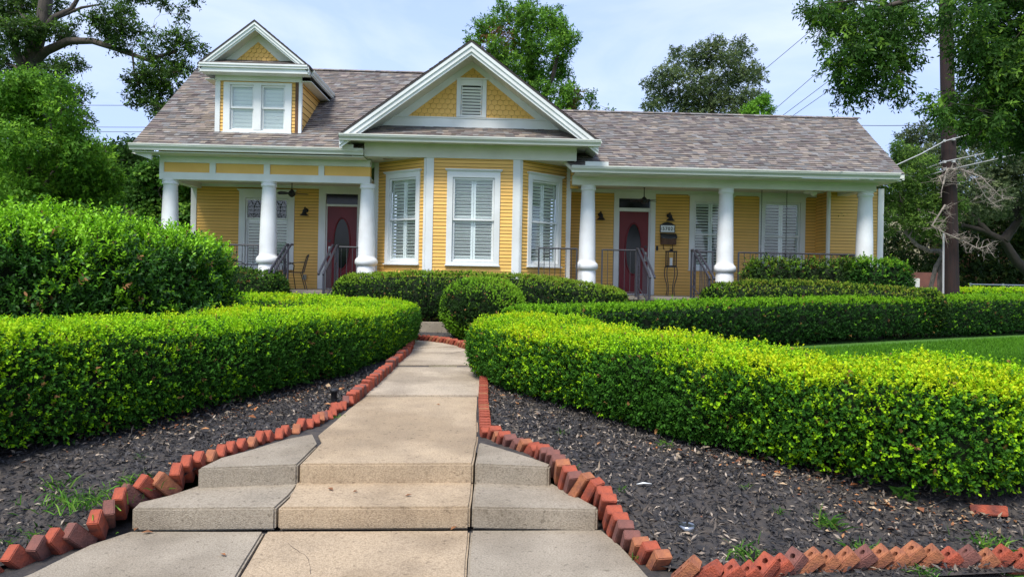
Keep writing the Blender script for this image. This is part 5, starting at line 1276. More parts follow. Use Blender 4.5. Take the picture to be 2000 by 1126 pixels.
for (px, py, r, n, h, lab) in [
    (262, 948, .12, 60, .10, 'bright grass tuft behind the brick row, upper one left of the steps'),
    (170, 990, .26, 240, .11, 'widest pale green grass tuft behind the bricks in the left bed'),
    (60, 1045, .25, 90, .07, 'yellowing grass patch at the near left corner of the left bed'),
    (115, 960, .10, 26, .12, 'thin weed standing above the wide grass patch in the left bed'),
    (280, 895, .05, 14, .05, 'tiny weed in the bare mulch of the left bed'),
    (1100, 848, .05, 18, .07, 'small weed in the mulch just right of the walk bricks'),
    (1297, 872, .06, 34, .09, 'round green weed tuft midway under the right hedge'),
    (1215, 965, .03, 26, .05, 'tiny bright weed right behind the leaning brick row'),
    (1455, 955, .03, 16, .05, 'tiny seedling in the middle of the right bed'),
    (1525, 1012, .04, 24, .07, 'small seedling right of the grey disc in the right bed'),
    (1615, 1030, .08, 60, .13, 'tall spiky weed clump in the right bed'),
    (1465, 1085, .12, 70, .10, 'bright weed beside the street side bricks, left clump'),
    (1685, 1082, .07, 80, .11, 'bright grass tuft growing between the cored bricks'),
    (1930, 1060, .16, 90, .09, 'grass clump behind the cored bricks at the right end'),
    (1120, 918, .04, 20, .05, 'tiny moss green weed at the corner of the upper step'),
    (1800, 1118, .08, 50, .07, 'short grass in front of the cored bricks'),
    (1240, 1088, .05, 20, .05, 'small weed in front of the leaning brick row'),
    (660, 815, .08, 30, .05, 'small grass sprouting between bricks by the left of the walk')]:
    p = gp(px, py); tuft('weed', lab, p.x, p.y, r, n, h)
for (px, py, lab) in [(1770, 985, 'broad leafed weed at the foot of the right hedge'), (1450, 880, 'leafy seedling hanging under the right hedge')]:
    p = gp(px, py); tuft('weed', lab, p.x, p.y, .07, 22, .11, broad=True)
# landscape items
p = gp(1341, 1035); mb = MB(); mb.lathe((p.x, p.y, p.z), [(.05, 0), (.052, .03), (.046, .038), (.044, .034), (.02, .036)], 20); tag(mb.build('drain_cap', STEEL), 'small round grey metal cap lying in the right bed', 'cap')
p = gp(1257, 950); mb = MB(); mb.prism([(p.x-.05, p.y-.01, p.z+.02), (p.x+.01, p.y-.02, p.z+.028), (p.x+.055, p.y, p.z+.02), (p.x+.0, p.y+.015, p.z+.025)], (0, 0, .003)); tag(mb.build('paper_scrap', WHT), 'white scrap of paper lying on the mulch of the right bed', 'litter')
p = gp(652, 785); mb = MB(); mb.lathe((p.x, p.y, p.z), [(.03, 0), (.03, .10), (.045, .105), (.045, .13), (.035, .135), (.0, .14)], 16); pl_ = mb.build('path_light', BLK); tag(pl_, 'small black path light at the foot of the left hedge', 'light')

for i, (px, py, z, lab) in enumerate([(1142, 1029, .004, 'curled tan leaf at the foot of the right step'), (262, 1036, .004, 'brown leaf at the foot of the left step corner'), (300, 1038, .004, 'small orange leaf on the left street slab, right of the step corner'), (1038, 940, .135, 'orange leaf lying on the lower right step'), (790, 968, .135, 'dark crumb of leaf on the middle of the lower step'), (650, 957, .135, 'dark twig bit on the lower step, left of the middle'), (700, 958, .135, 'tiny brown leaf on the lower step under the upper edge'), (430, 1080, .004, 'tan leaf flat on the left street slab'), (880, 1034, .006, 'brown leaf in the joint of the middle street slab'), (860, 790, .268, 'small dark leaf on the upper walk slab')]):
    p = onz(px, py, z+.004); mb = MB(); a = i*1.7; L = .022+.012*((i*7) % 3)/2; d = Vector((math.cos(a), math.sin(a), 0)); n_ = Vector((-d.y, d.x, 0))
    mb.face([p, p+d*L+n_*L*.45+Vector((0, 0, .008)), p+d*L*2+Vector((0, 0, .003)), p+d*L-n_*L*.45+Vector((0, 0, .010))]); 
    o = mb.build('fallen_leaf', MATS.get('leaf_brown') or mat('leaf_brown', (.30, .13, .05), .8, (.16, .07, .03), 20)); tag(o, lab, 'leaf', 'fallen leaves on the concrete')
# lawn grass blades
def lawn(name, poly, n, h, lab, zf=gz):
    P = scatter(poly, n, 40); k = len(P); z = GZ(P[:, 0], P[:, 1])-.02
    P3 = np.column_stack([P, z]); D = RNG.normal(size=(k, 3))*[.4, .4, .1]+[0, 0, 1]; L = h*RNG.uniform(.5, 1.2, k)
    base = mixc((.075, .21, .014), (.15, .37, .02), np.clip(.5+.4*fnoise(P3, .8, 3)+RNG.normal(size=k)*.2, 0, 1))*RNG.uniform(.75, 1.2, k)[:, None]
    o = leaf_obj(name, P3, D, RNG.normal(size=(k, 3)), L, np.full(k, .011)+0*L, base, LEAF); tag(o, lab, 'grass', kind='stuff')
lawn('grass', [(2.9, 8.5), (4.6, 6.6), (12, 7.4), (22, 12), (22, 20.5), (11.5, 15.6), (6.0, 12.9), (2.6, 11.2)], 340000, .075, 'short bright lawn between the two right hedges')
lawn('grass', [(3.95, 5.1), (4.6, 4.7), (8.5, 4.6), (12, 7.4), (4.8, 6.6), (4.2, 6.2)], 60000, .10, 'long grass at the near right end of the boxwood hedge')

# ================================================================ HEDGES
def hp(px, py, zb): p = onz(px, py, zb); return (p.x, p.y)
# front hedge on the left
A_front = [hp(-160, 925, .3), hp(0, 890, .3), hp(150, 860, .3), hp(300, 826, .3), hp(450, 790, .3), hp(580, 758, .3), hp(690, 728, .3), hp(765, 700, .3), hp(812, 672, .3)]
def offset(pts, d):
    out = []
    for i, p in enumerate(pts):
        a = Vector(pts[max(i-1, 0)]); b = Vector(pts[min(i+1, len(pts)-1)]); t = (b-a).normalized(); out.append((p[0]-t.y*d, p[1]+t.x*d))
    return out
Ac = offset(A_front, .62); zt_l = [1.10, 1.10, 1.09, 1.07, 1.05, 1.04, 1.03, 1.01, 1.0]
BOX = dict(old=(.024, .095, .009), mid=(.080, .235, .017), new=(.28, .58, .010), yel=(.58, .66, .012))
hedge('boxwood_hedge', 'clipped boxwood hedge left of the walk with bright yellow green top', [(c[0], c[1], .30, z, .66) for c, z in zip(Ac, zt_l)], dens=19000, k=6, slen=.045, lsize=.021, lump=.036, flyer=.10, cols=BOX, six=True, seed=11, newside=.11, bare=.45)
Lend = Ac[-1]
hedge('boxwood_hedge', 'lower clipped hedge strip behind the left boxwood hedge before the porch steps', [(-6.6, 14.9, .35, .98, .5), (-5.4, 14.7, .35, .98, .5), (-4.4, 14.2, .35, 1.0, .55), (-3.3, 13.5, .35, 1.02, .7), (-2.5, 12.7, .34, 1.0, .62)], dens=4500, k=6, slen=.05, lsize=.034, lump=.03, cols=BOX, seed=12, newside=.14)
B_front = [hp(958, 690, .34), hp(1000, 760, .32), hp(1130, 797, .3), hp(1230, 815, .3), hp(1330, 843, .3), hp(1430, 880, .28), hp(1530, 915, .27), hp(1660, 948, .25), hp(1800, 968, .24), hp(1940, 950, .24), hp(2080, 915, .24)]
Bc = [(.46, 8.95), (.90, 7.90), (1.36, 7.12), (1.78, 6.44), (2.18, 5.83), (2.58, 5.38), (2.95, 5.13), (3.28, 5.15)]
zB = [.98, .97, .965, .96, .955, .95, .945, .945]
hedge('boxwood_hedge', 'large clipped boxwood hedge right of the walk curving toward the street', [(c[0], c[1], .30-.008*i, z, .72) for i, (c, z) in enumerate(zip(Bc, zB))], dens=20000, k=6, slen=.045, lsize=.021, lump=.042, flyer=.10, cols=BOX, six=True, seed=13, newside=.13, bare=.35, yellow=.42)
hedge('boxwood_hedge', 'long straight boxwood hedge beyond the lawn on the right', [(.7, 10.9, .33, 1.02, .5), (2.6, 12.0, .33, 1.06, .52), (5.2, 13.6, .33, 1.10, .55), (8.2, 15.2, .33, 1.14, .6), (11.5, 16.8, .33, 1.17, .62), (16, 18.9, .33, 1.2, .65)], dens=4300, k=6, slen=.05, lsize=.034, lump=.025, cols=dict(old=(.014, .055, .008), mid=(.03, .11, .012), new=(.17, .40, .012), yel=(.30, .46, .014)), seed=14, newside=.03, yellow=.12)
hedge('boxwood_hedge', 'bright clipped hedge at the far right edge behind the long one', [(13.6, 20.4, .4, 1.28, .7), (17, 21.8, .4, 1.3, .7), (22, 23, .4, 1.3, .7)], dens=2200, k=6, slen=.06, lsize=.045, lump=.03, cols=BOX, seed=15)
DK = dict(old=(.014, .045, .008), mid=(.03, .085, .012), new=(.20, .38, .025), yel=(.36, .34, .05))
hedge('foundation_hedge', 'rounded dark hedge under the bay windows in the middle bed', [(AX(705, 560, 15.6), 15.6, .52, AZ(705, 536, 15.3), .62), (AX(800, 560, 15.5), 15.5, .52, AZ(800, 531, 15.3), .66), (AX(950, 560, 15.4), 15.4, .52, AZ(950, 535, 15.2), .66), (AX(1100, 560, 15.4), 15.4, .52, AZ(1100, 545, 15.2), .64), (AX(1180, 570, 15.4), 15.4, .52, AZ(1180, 560, 15.2), .55)], prof='round', dens=5200, k=6, slen=.04, lsize=.030, lump=.025, cols=DK, seed=16, newside=.06, newtop=.9, yellow=.18, cat='hedge')
bcx = AX(943, 600, 13.4)
hedge('round_shrub', 'ball shaped clipped shrub at the end of the front walk', [(bcx-.03, 13.4, .30, AZ(943, 544, 13.4), .76), (bcx+.03, 13.4, .30, AZ(943, 544, 13.4), .76)], prof='ball', dens=6500, k=6, slen=.04, lsize=.026, lump=.015, cols=dict(old=(.014, .045, .008), mid=(.04, .10, .014), new=(.22, .46, .025), yel=(.36, .46, .03)), seed=17, newside=.38, newtop=.85, cat='shrub', yellow=.15)
hedge('foundation_hedge', 'low rounded dark hedge under the right porch, right of the steps', [(AX(1420, 560, 15.5), 15.5, .45, AZ(1420, 552, 15.2), .6), (AX(1520, 560, 15.5), 15.5, .45, AZ(1520, 548, 15.2), .62), (AX(1660, 560, 15.6), 15.6, .45, AZ(1660, 556, 15.3), .6), (AX(1800, 560, 15.8), 15.8, .42, AZ(1800, 564, 15.5), .55)], prof='round', dens=4800, k=6, slen=.04, lsize=.031, lump=.03, cols=DK, seed=18, newside=.05, newtop=.6, yellow=.3)
hedge('porch_shrub', 'loose leggy shrub row against the right porch railing', [(AX(1480, 530, 16.4), 16.4, .95, AZ(1480, 514, 16.2), .3), (AX(1560, 530, 16.4), 16.4, .95, AZ(1560, 509, 16.2), .34), (AX(1655, 530, 16.4), 16.4, .95, AZ(1655, 510, 16.2), .34)], prof='round', dens=2600, k=6, slen=.08, lsize=.05, lump=.06, cols=dict(old=(.02, .05, .012), mid=(.05, .11, .02), new=(.14, .30, .02), yel=(.25, .30, .05)), seed=19, newside=.08, newtop=.6, cat='shrub', flyer=.25, bare=.5)
hedge('porch_shrub', 'rounded glossy shrub at the right corner of the porch under the last column', [(AX(1690, 530, 16.2), 16.2, .8, AZ(1690, 508, 16.1), .42), (AX(1745, 530, 16.2), 16.2, .8, AZ(1745, 512, 16.1), .4)], prof='ball', dens=2800, k=6, slen=.07, lsize=.05, lump=.05, cols=dict(old=(.02, .07, .010), mid=(.04, .14, .016), new=(.16, .38, .02), yel=(.25, .40, .03)), seed=20, newside=.08, newtop=.75, cat='shrub', flyer=.2)
hedge('porch_shrub', 'small dark rounded shrub left of the left porch steps', [(AX(455, 550, 15.6), 15.6, .5, AZ(455, 524, 15.5), .5), (AX(520, 550, 15.6), 15.6, .5, AZ(520, 530, 15.5), .48)], prof='round', dens=4200, k=6, slen=.045, lsize=.034, lump=.03, cols=dict(old=(.016, .055, .009), mid=(.035, .10, .014), new=(.10, .22, .02), yel=(.14, .24, .03)), seed=21, newside=.1, newtop=.6, cat='shrub')
# big glossy shrub on the left
LG = dict(old=(.016, .062, .008), mid=(.058, .185, .014), new=(.25, .54, .018), yel=(.36, .60, .02))
def zt8(px, py, Y): return AZ(px, py, Y)
hedge('glossy_shrub', 'big loose glossy leaved shrub standing behind the left boxwood hedge', [(-7.6, 9.1, .35, 2.20, 1.0), (AX(60, 480, 9.3), 9.3, .35, zt8(60, 446, 9.0), 1.0), (AX(170, 480, 9.8), 9.8, .35, zt8(170, 458, 9.5), .95), (AX(270, 500, 10.4), 10.4, .35, zt8(270, 472, 10.2), .85), (AX(350, 500, 11.2), 11.2, .35, zt8(350, 478, 11.0), .66)], prof='box', dens=4600, k=8, slen=.15, lsize=.055, lump=.14, cols=LG, seed=22, newside=.22, newtop=.80, cat='shrub', matl=LEAFN, flyer=.5, six=True, yellow=.1, wr=.42)

# ================================================================ TREES
def sc_(px, py, Y): v = at(px, py, Y); return (v.x, v.y, v.z)
# tall oak at upper left, behind the bushes
Y = 22
tp = [sc_(20, 560, Y), sc_(35, 350, Y), sc_(48, 200, Y), sc_(62, 110, Y), sc_(85, 40, Y), sc_(100, -80, Y)]
l1 = [sc_(62, 125, Y), sc_(90, 100, Y), sc_(135, 80, Y-.3), sc_(180, 80, Y-.5), sc_(225, 95, Y-.8), sc_(290, 118, Y-1), sc_(345, 100, Y-1.2)]
l2 = [sc_(75, 70, Y), sc_(105, 35, Y), sc_(140, 18, Y), sc_(168, -30, Y)]
l3 = [sc_(110, 35, Y), sc_(160, 15, Y), sc_(200, 8, Y)]
l4 = [sc_(225, 95, Y-.8), sc_(258, 100, Y-1.0), sc_(262, 140, Y-1.0), sc_(270, 165, Y-1)]
l5 = [sc_(48, 150, Y), sc_(20, 60, Y-1), sc_(-20, 10, Y-1)]
cl = []
def C_(lst, Y, dy=.6, seed=0):
    q = random.Random(seed); out = []
    for (px, py, r) in lst: v = at(px, py, Y+q.uniform(-dy, dy)); out.append((v.x, v.y, v.z, r*Y/1400))
    return out
cl += C_([(355, 80, 30), (380, 95, 20), (330, 120, 34), (300, 140, 34), (320, 165, 30), (305, 195, 26), (275, 160, 28), (268, 190, 22), (310, 215, 16), (345, 140, 16), (362, 130, 14), (290, 100, 20),
          (215, 60, 32), (190, 45, 26), (230, 85, 24), (250, 50, 24), (205, 25, 24), (240, 20, 20), (275, 70, 16), (310, 75, 14), (300, 50, 10),
          (320, 5, 12), (345, 15, 9), (355, 30, 8), (300, -5, 12), (380, 0, 10), (260, -10, 20)], 21, .6, 1)
cl += C_([(10, 20, 45), (50, 10, 40), (25, 70, 45), (60, 60, 30), (95, 0, 30), (5, 120, 36), (60, 120, 26), (110, 60, 22), (125, 70, 18), (90, 30, 20), (140, 45, 10),
          (100, 135, 30), (130, 130, 24), (150, 125, 18), (90, 170, 34), (125, 175, 28), (150, 190, 20), (130, 210, 26), (155, 225, 18), (170, 240, 12), (165, 180, 10), (60, 180, 30), (20, 170, 34), (0, 200, 30), (110, 235, 26), (150, 245, 14)], 22, .9, 2)
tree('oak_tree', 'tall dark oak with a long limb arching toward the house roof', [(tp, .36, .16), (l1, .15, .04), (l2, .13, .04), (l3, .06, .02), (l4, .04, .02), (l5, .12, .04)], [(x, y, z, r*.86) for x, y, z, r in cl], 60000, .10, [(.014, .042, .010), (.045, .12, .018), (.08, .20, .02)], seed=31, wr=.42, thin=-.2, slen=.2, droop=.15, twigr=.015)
# light green tree lower left
Y = 16.5
cl = C_([(20, 170, 34), (60, 185, 38), (95, 190, 30), (15, 230, 44), (70, 230, 44), (120, 215, 30), (40, 280, 48), (100, 275, 44), (145, 260, 26), (140, 300, 40), (180, 290, 26), (20, 330, 50), (80, 330, 50), (150, 335, 40), (195, 320, 24), (40, 380, 46), (110, 380, 44), (165, 375, 34), (-30, 200, 44), (-40, 300, 50), (-40, 390, 50), (70, 420, 40), (0, 430, 40), (130, 420, 34), (60, 155, 22), (115, 165, 20), (210, 295, 14), (-30, 460, 40), (60, 470, 40)], Y, 1.0, 3)
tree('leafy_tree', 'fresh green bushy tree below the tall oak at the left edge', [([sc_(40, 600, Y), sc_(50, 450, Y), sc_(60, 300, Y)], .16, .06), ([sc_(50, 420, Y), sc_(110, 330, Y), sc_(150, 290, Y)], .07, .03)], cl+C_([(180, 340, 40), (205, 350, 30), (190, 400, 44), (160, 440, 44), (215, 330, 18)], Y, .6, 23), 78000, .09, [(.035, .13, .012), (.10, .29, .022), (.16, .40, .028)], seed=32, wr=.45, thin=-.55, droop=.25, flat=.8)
# dark evergreen and vines behind the left side
Y = 25
cl = C_([(225, 320, 40), (250, 300, 30), (200, 340, 40), (215, 380, 50), (260, 340, 34), (250, 400, 50), (180, 400, 50), (280, 310, 18), (230, 450, 50), (120, 470, 60), (180, 460, 60)], Y, 1, 4)
tree('evergreen_tree', 'dark evergreen tree in the gap left of the porch', [([sc_(230, 600, Y), sc_(232, 330, Y)], .2, .06)], cl, 50000, .11, [(.024, .08, .016), (.065, .18, .028)], seed=33, wr=.5)
Y = 22.5
cl = C_([(290, 345, 26), (320, 330, 22), (285, 390, 36), (325, 390, 34), (300, 430, 40), (350, 400, 34), (380, 430, 40), (360, 470, 40), (400, 480, 40), (260, 440, 34), (365, 365, 22), (340, 350, 18), (250, 470, 36)], Y, .8, 5)
tree('vine_tree', 'leafy vine covered tree seen between the first column and the wall', [([sc_(330, 600, Y), sc_(325, 350, Y)], .12, .05)], cl, 46000, .10, [(.022, .085, .014), (.075, .23, .03), (.14, .34, .04)], seed=34, wr=.75, six=True)
Y = 20
cl = C_([(210, 415, 24), (235, 430, 22), (200, 440, 22), (245, 450, 18)], Y, .5, 6)
tree('privet_bush', 'pale grey green bush behind the glossy shrub, left of the first column', [([sc_(220, 600, Y), sc_(220, 440, Y)], .05, .02)], cl, 10000, .07, [(.10, .18, .07), (.20, .30, .12)], seed=35, cat='bush')
Y = 12.5
# tree behind the gable
Y = 30
cl = C_([(945, 60, 36), (930, 85, 24), (985, 40, 40), (1030, 40, 40), (1075, 45, 40), (1100, 60, 30), (960, 100, 36), (1010, 90, 44), (1060, 90, 42), (1100, 90, 30), (1120, 75, 16), (990, 130, 40), (1040, 140, 44), (1085, 140, 34), (1050, 185, 40), (1100, 185, 36), (1140, 190, 24), (1110, 210, 30), (1150, 205, 16), (1030, 15, 24), (1080, 25, 22), (985, 12, 16), (1120, 165, 16), (1155, 180, 10), (1000, 180, 40), (1080, 230, 40), (1190, 216, 5), (1100, 120, 24)], Y, 1.4, 7)
bp = sc_(965, 88, Y-.6); bp2 = sc_(1125, 200, Y-.6)
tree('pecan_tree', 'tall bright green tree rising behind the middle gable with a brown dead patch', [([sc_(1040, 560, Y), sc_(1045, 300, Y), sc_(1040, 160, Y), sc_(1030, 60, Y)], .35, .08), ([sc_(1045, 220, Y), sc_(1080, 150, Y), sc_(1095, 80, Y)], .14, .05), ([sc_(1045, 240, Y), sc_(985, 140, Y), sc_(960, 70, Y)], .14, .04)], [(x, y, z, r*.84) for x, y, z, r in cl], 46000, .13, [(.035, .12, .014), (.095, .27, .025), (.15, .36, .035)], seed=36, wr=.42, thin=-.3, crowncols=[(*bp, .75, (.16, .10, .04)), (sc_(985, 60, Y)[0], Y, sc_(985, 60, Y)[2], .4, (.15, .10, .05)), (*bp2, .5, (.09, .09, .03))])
Y = 34
cl = C_([(1370, 110, 32), (1330, 125, 30), (1410, 110, 32), (1450, 100, 24), (1300, 150, 26), (1345, 165, 40), (1400, 160, 44), (1450, 145, 34), (1480, 150, 20), (1290, 185, 26), (1330, 205, 36), (1390, 205, 44), (1450, 195, 38), (1485, 190, 16), (1400, 85, 18), (1265, 165, 12), (1275, 205, 20), (1445, 82, 12), (1320, 100, 12), (1470, 120, 12), (1360, 250, 50), (1440, 250, 50)], Y, 1.3, 8)
tree('live_oak_tree', 'rounded dark grey green tree behind the right roof', [([sc_(1390, 560, Y), sc_(1390, 180, Y)], .4, .1)], cl, 60000, .11, [(.045, .095, .042), (.10, .18, .07), (.15, .24, .09)], seed=37, wr=.5)
Y = 31
cl = C_([(1480, 205, 14), (1495, 195, 10), (1465, 218, 14), (1500, 215, 10), (1485, 235, 16)], Y, .4, 9)
tree('young_tree', 'bright green treetop peeking over the right roof ridge', [([sc_(1480, 560, Y), sc_(1482, 215, Y)], .08, .02)], cl, 5000, .10, [(.07, .22, .02), (.13, .36, .03)], seed=38)
# live oak behind the pole
Y = 29
cl = C_([(1790, 270, 34), (1830, 255, 34), (1770, 310, 30), (1815, 310, 44), (1870, 270, 50), (1920, 260, 50), (1970, 270, 50), (1870, 330, 54), (1940, 330, 60), (2000, 330, 60), (1800, 360, 40), (1780, 400, 30), (1850, 390, 50), (1920, 390, 50), (1990, 390, 50), (2040, 280, 60), (1960, 200, 60), (2040, 400, 60), (1900, 210, 50), (2020, 200, 60), (1765, 270, 16), (1760, 350, 20)], Y, 2.0, 10)
tree('live_oak_tree', 'spreading grey green live oak behind the utility pole', [([sc_(2120, 640, Y), sc_(2040, 560, Y), sc_(1985, 510, Y), sc_(1960, 470, Y), sc_(1920, 450, Y), sc_(1880, 440, Y)], .26, .08), ([sc_(1960, 470, Y), sc_(1990, 430, Y), sc_(1975, 380, Y), sc_(1930, 350, Y)], .2, .07), ([sc_(1930, 455, Y), sc_(1880, 400, Y), sc_(1830, 380, Y)], .14, .05)], cl, 76000, .12, [(.030, .062, .030), (.075, .135, .055), (.12, .19, .08)], seed=39, wr=.5, bark=mat('dark_bark', (.030, .025, .021), .9, (.018, .015, .013), 5, .8, 30))
Y = 33
cl = C_([(1750, 500, 34), (1790, 520, 34), (1840, 510, 40), (1900, 520, 44), (1960, 530, 46), (2010, 520, 46), (1880, 470, 30), (1740, 460, 26), (1930, 480, 34), (2000, 470, 40), (1880, 560, 30), (1950, 570, 30), (2010, 570, 30), (1900, 440, 40), (1960, 440, 44), (2010, 430, 44), (1860, 480, 30), (1930, 410, 40), (1990, 480, 30), (1790, 470, 24), (1835, 450, 24), (1740, 400, 24), (1765, 420, 20)], Y, .8, 11)
tree('hedge_thicket', 'dark green thicket behind the chain link fence at the far right', [([sc_(1900, 600, Y), sc_(1900, 520, Y)], .1, .05), ([sc_(1980, 600, Y), sc_(1985, 520, Y)], .1, .05)], cl, 70000, .13, [(.012, .036, .012), (.04, .09, .022), (.09, .14, .03)], seed=40, cat='thicket')
# crooked yaupon beside the house corner
Y = 18.5
tr1 = [sc_(1838, 600, Y), sc_(1836, 545, Y), sc_(1842, 500, Y), sc_(1835, 490, Y), sc_(1815, 490, Y), sc_(1790, 478, Y), sc_(1770, 455, Y), sc_(1764, 430, Y), sc_(1772, 400, Y)]
tr2 = [sc_(1828, 600, Y+.1), sc_(1818, 560, Y+.1), sc_(1828, 520, Y), sc_(1840, 500, Y)]
tr3 = [sc_(1841, 500, Y), sc_(1845, 470, Y), sc_(1852, 430, Y), sc_(1845, 390, Y-.1), sc_(1842, 350, Y-.2)]
tr4 = [sc_(1790, 478, Y), sc_(1775, 462, Y-.1), sc_(1785, 445, Y-.1), sc_(1778, 430, Y-.1)]
cl = C_([(1720, 330, 22), (1745, 315, 24), (1770, 300, 22), (1800, 320, 26), (1740, 350, 30), (1700, 360, 18), (1780, 355, 34), (1820, 350, 30), (1720, 385, 24), (1760, 395, 30), (1800, 400, 34), (1840, 390, 28), (1730, 420, 18), (1775, 430, 26), (1815, 435, 28), (1850, 425, 22), (1870, 400, 18), (1790, 455, 20), (1830, 460, 18), (1710, 410, 12), (1655, 385, 10), (1675, 375, 10), (1650, 405, 7), (1642, 420, 5), (1755, 285, 14), (1735, 450, 12), (1860, 350, 16), (1690, 340, 10)], 18.4, .3, 12)
yt = tree('yaupon_tree', 'small crooked tree with pale twisted trunk at the right corner of the house', [(tr1, .075, .035), (tr2, .06, .05), (tr3, .055, .025), (tr4, .03, .025)], cl, 58000, .046, [(.035, .105, .02), (.11, .26, .045), (.17, .36, .06)], seed=41, wr=.55, bark=BARKG, slen=.10, twigr=.008)
rr = random.Random(5); mb = MB()
db = [([(1842, 360), (1850, 330), (1880, 332), (1905, 350), (1925, 385), (1950, 405)], 17.6), ([(1846, 400), (1820, 440), (1845, 455), (1880, 470), (1910, 485), (1930, 480)], 17.6), ([(1842, 360), (1835, 345), (1855, 340)], 17.7), ([(1880, 332), (1915, 345), (1960, 390)], 17.6)]
for pts, Yd in db:
    P_ = [Vector(sc_(x, y, Yd)) for x, y in pts]; mb.tube(P_, .025, 6, r1=.010)
    for i in range(len(P_)-1):
        for _ in range(11):
            s = P_[i].lerp(P_[i+1], rr.random()); d = Vector((rr.gauss(.4, .7), rr.gauss(0, .6), rr.gauss(0, .45))).normalized()
            e = s+d*rr.uniform(.15, .5); mid_ = s.lerp(e, .5)+Vector((rr.gauss(0, .03), 0, rr.gauss(0, .03))); mb.tube([s, mid_, e], .008, 4, r1=.003)
            for _ in range(5):
                s2 = s.lerp(e, rr.uniform(.3, 1)); mb.tube([s2, s2+Vector((rr.gauss(.2, .6), rr.gauss(0, .5), rr.gauss(0, .5))).normalized()*rr.uniform(.06, .18)], .004, 3, r1=.002)
mb.build('dead_branch', TWIG, yt)
# near tree hanging in at the upper right
Y = 8.5
cl = C_([(1600, 15, 22), (1640, 10, 34), (1590, 35, 16), (1640, 50, 36), (1690, 30, 40), (1740, 30, 40), (1650, 95, 36), (1700, 80, 42), (1745, 75, 36), (1640, 130, 28), (1680, 130, 38), (1725, 125, 34), (1765, 100, 24), (1660, 165, 24), (1695, 170, 22), (1650, 195, 9), (1755, 150, 16), (1750, 180, 14), (1775, 125, 12), (1790, 40, 34), (1760, 5, 34), (1600, 70, 8), (1690, 185, 10), (1645, 180, 14), (1740, 165, 14), (1765, 182, 8), (1620, 30, 20)], Y, .5, 13)
cl += C_([(1880, 20, 44), (1930, 30, 50), (1980, 40, 50), (1880, 75, 30), (1920, 90, 44), (1970, 110, 56), (2010, 80, 50), (1910, 140, 30), (1945, 160, 44), (1990, 180, 50), (1840, 195, 26), (1890, 200, 32), (1850, 215, 20), (1930, 220, 36), (1975, 240, 40), (1880, 235, 20), (1925, 260, 20), (1990, 280, 26), (1830, 205, 12), (2030, 150, 60), (2030, 240, 50), (1960, 285, 16)], 7.8, .6, 14)
cl += C_([(2080, 40, 60), (2140, 10, 60), (2200, 60, 70), (2280, 30, 70), (2120, 120, 60), (2200, 160, 70), (2290, 130, 80), (2380, 60, 80), (2420, -40, 90), (2500, 30, 90), (2350, 200, 80), (2090, 200, 50), (2180, -60, 80), (2320, -90, 90), (2060, -60, 60), (1950, -60, 60), (1850, -50, 50)], 8.2, .9, 15)
Y = 8.2
tree('ash_tree', 'near tree with drooping leafy branches hanging in from the upper right', [([sc_(2500, 800, Y), sc_(2450, 300, Y), sc_(2350, -100, Y)], .3, .22), ([sc_(2420, 150, Y), sc_(2150, 30, Y), sc_(1950, 0, Y), sc_(1820, -10, Y), sc_(1700, 20, Y)], .10, .02), ([sc_(2430, 240, Y), sc_(2150, 150, Y-.4), sc_(2000, 160, Y-.4), sc_(1900, 200, Y-.4)], .08, .015)], [(x, y, z, r*1.08) for x, y, z, r in cl], 125000, .062, [(.016, .056, .010), (.042, .14, .018), (.10, .25, .025)], seed=42, wr=.34, slen=.16, k=8, droop=.45, spread=1.0, twigr=.006)

# ================================================================ BACKGROUND: pole, wires, neighbours, fence
Y = 18.0
pt, pb_ = at(1846, -60, Y), at(1859, 600, Y)
po = empty('utility_pole', (pb_.x, Y, .3), 'tall dark wooden utility pole right of the house', 'pole')
mb = MB(); n = 10
mb.tube([(pb_.x, Y, .2)]+[(pb_.x+(pt.x-pb_.x)*t, Y, pb_.z+(pt.z-pb_.z)*t) for t in np.linspace(0, 1, n)], .185, 18, r1=.155); mb.build('pole', POLEM, po)
mb = MB(); a_ = at(1842, 455, Y-.2); mb.tube([(a_.x+.01, Y-.2, a_.z), (a_.x+.03, Y-.22, .3)], .025, 7); mb.build('conduit', WIREL, po)
for (px, py) in ((1843, 275), (1862, 272), (1844, 316), (1862, 315), (1845, 330)):
    v = at(px, py, Y-.2); mb = MB(); mb.box(v.x-.03, v.x+.03, Y-.24, Y-.18, v.z-.03, v.z+.03); mb.build('bracket', WIREL, po)
def wire(label, pts, r=.012, m_=WIRE):
    P_ = [Vector(at(*p)) for p in pts]
    if len(P_) == 2:
        a, b = P_; P_ = [a.lerp(b, t)+Vector((0, 0, -.004*(b-a).length*4*t*(1-t))) for t in np.linspace(0, 1, 13)]
    mb = MB(); mb.tube(P_, r, 5); o = mb.build('power_line', m_); tag(o, label, 'cable', 'overhead wires')
wire('upper wire left of the house behind the oak limb', [(-40, 203, 30), (420, 205, 30)])
wire('middle wire left of the house above the eave', [(-40, 245, 30), (400, 248, 30)])
wire('lower wire left of the house just above the eave', [(-40, 254, 30), (400, 257, 30)])
wire('lowest wire left of the house crossing the corner of the gutter', [(-40, 276, 30), (400, 280, 30)])
wire('steep wire rising from the right roof to the near tree, uppermost', [(1440, 180, 30), (1640, 12, 26)])
wire('steep wire rising from the right roof to the near tree, second down', [(1500, 225, 30), (1700, 50, 26)])
wire('steep wire rising from the right roof to the near tree, third down', [(1520, 232, 30), (1720, 80, 26)])
wire('steep wire rising from the right roof to the near tree, lowest', [(1540, 232, 30), (1740, 90, 26)])
wire('level wire from the ridge end toward the utility pole', [(1600, 241, 34), (1850, 243, 18.1)])
wire('pale wire from the roof corner up past the pole, upper bracket', [(1690, 350, 17.4), (1800, 300, 17.7), (1844, 276, 17.8), (1940, 250, 17), (2060, 215, 15)], .014, WIREL)
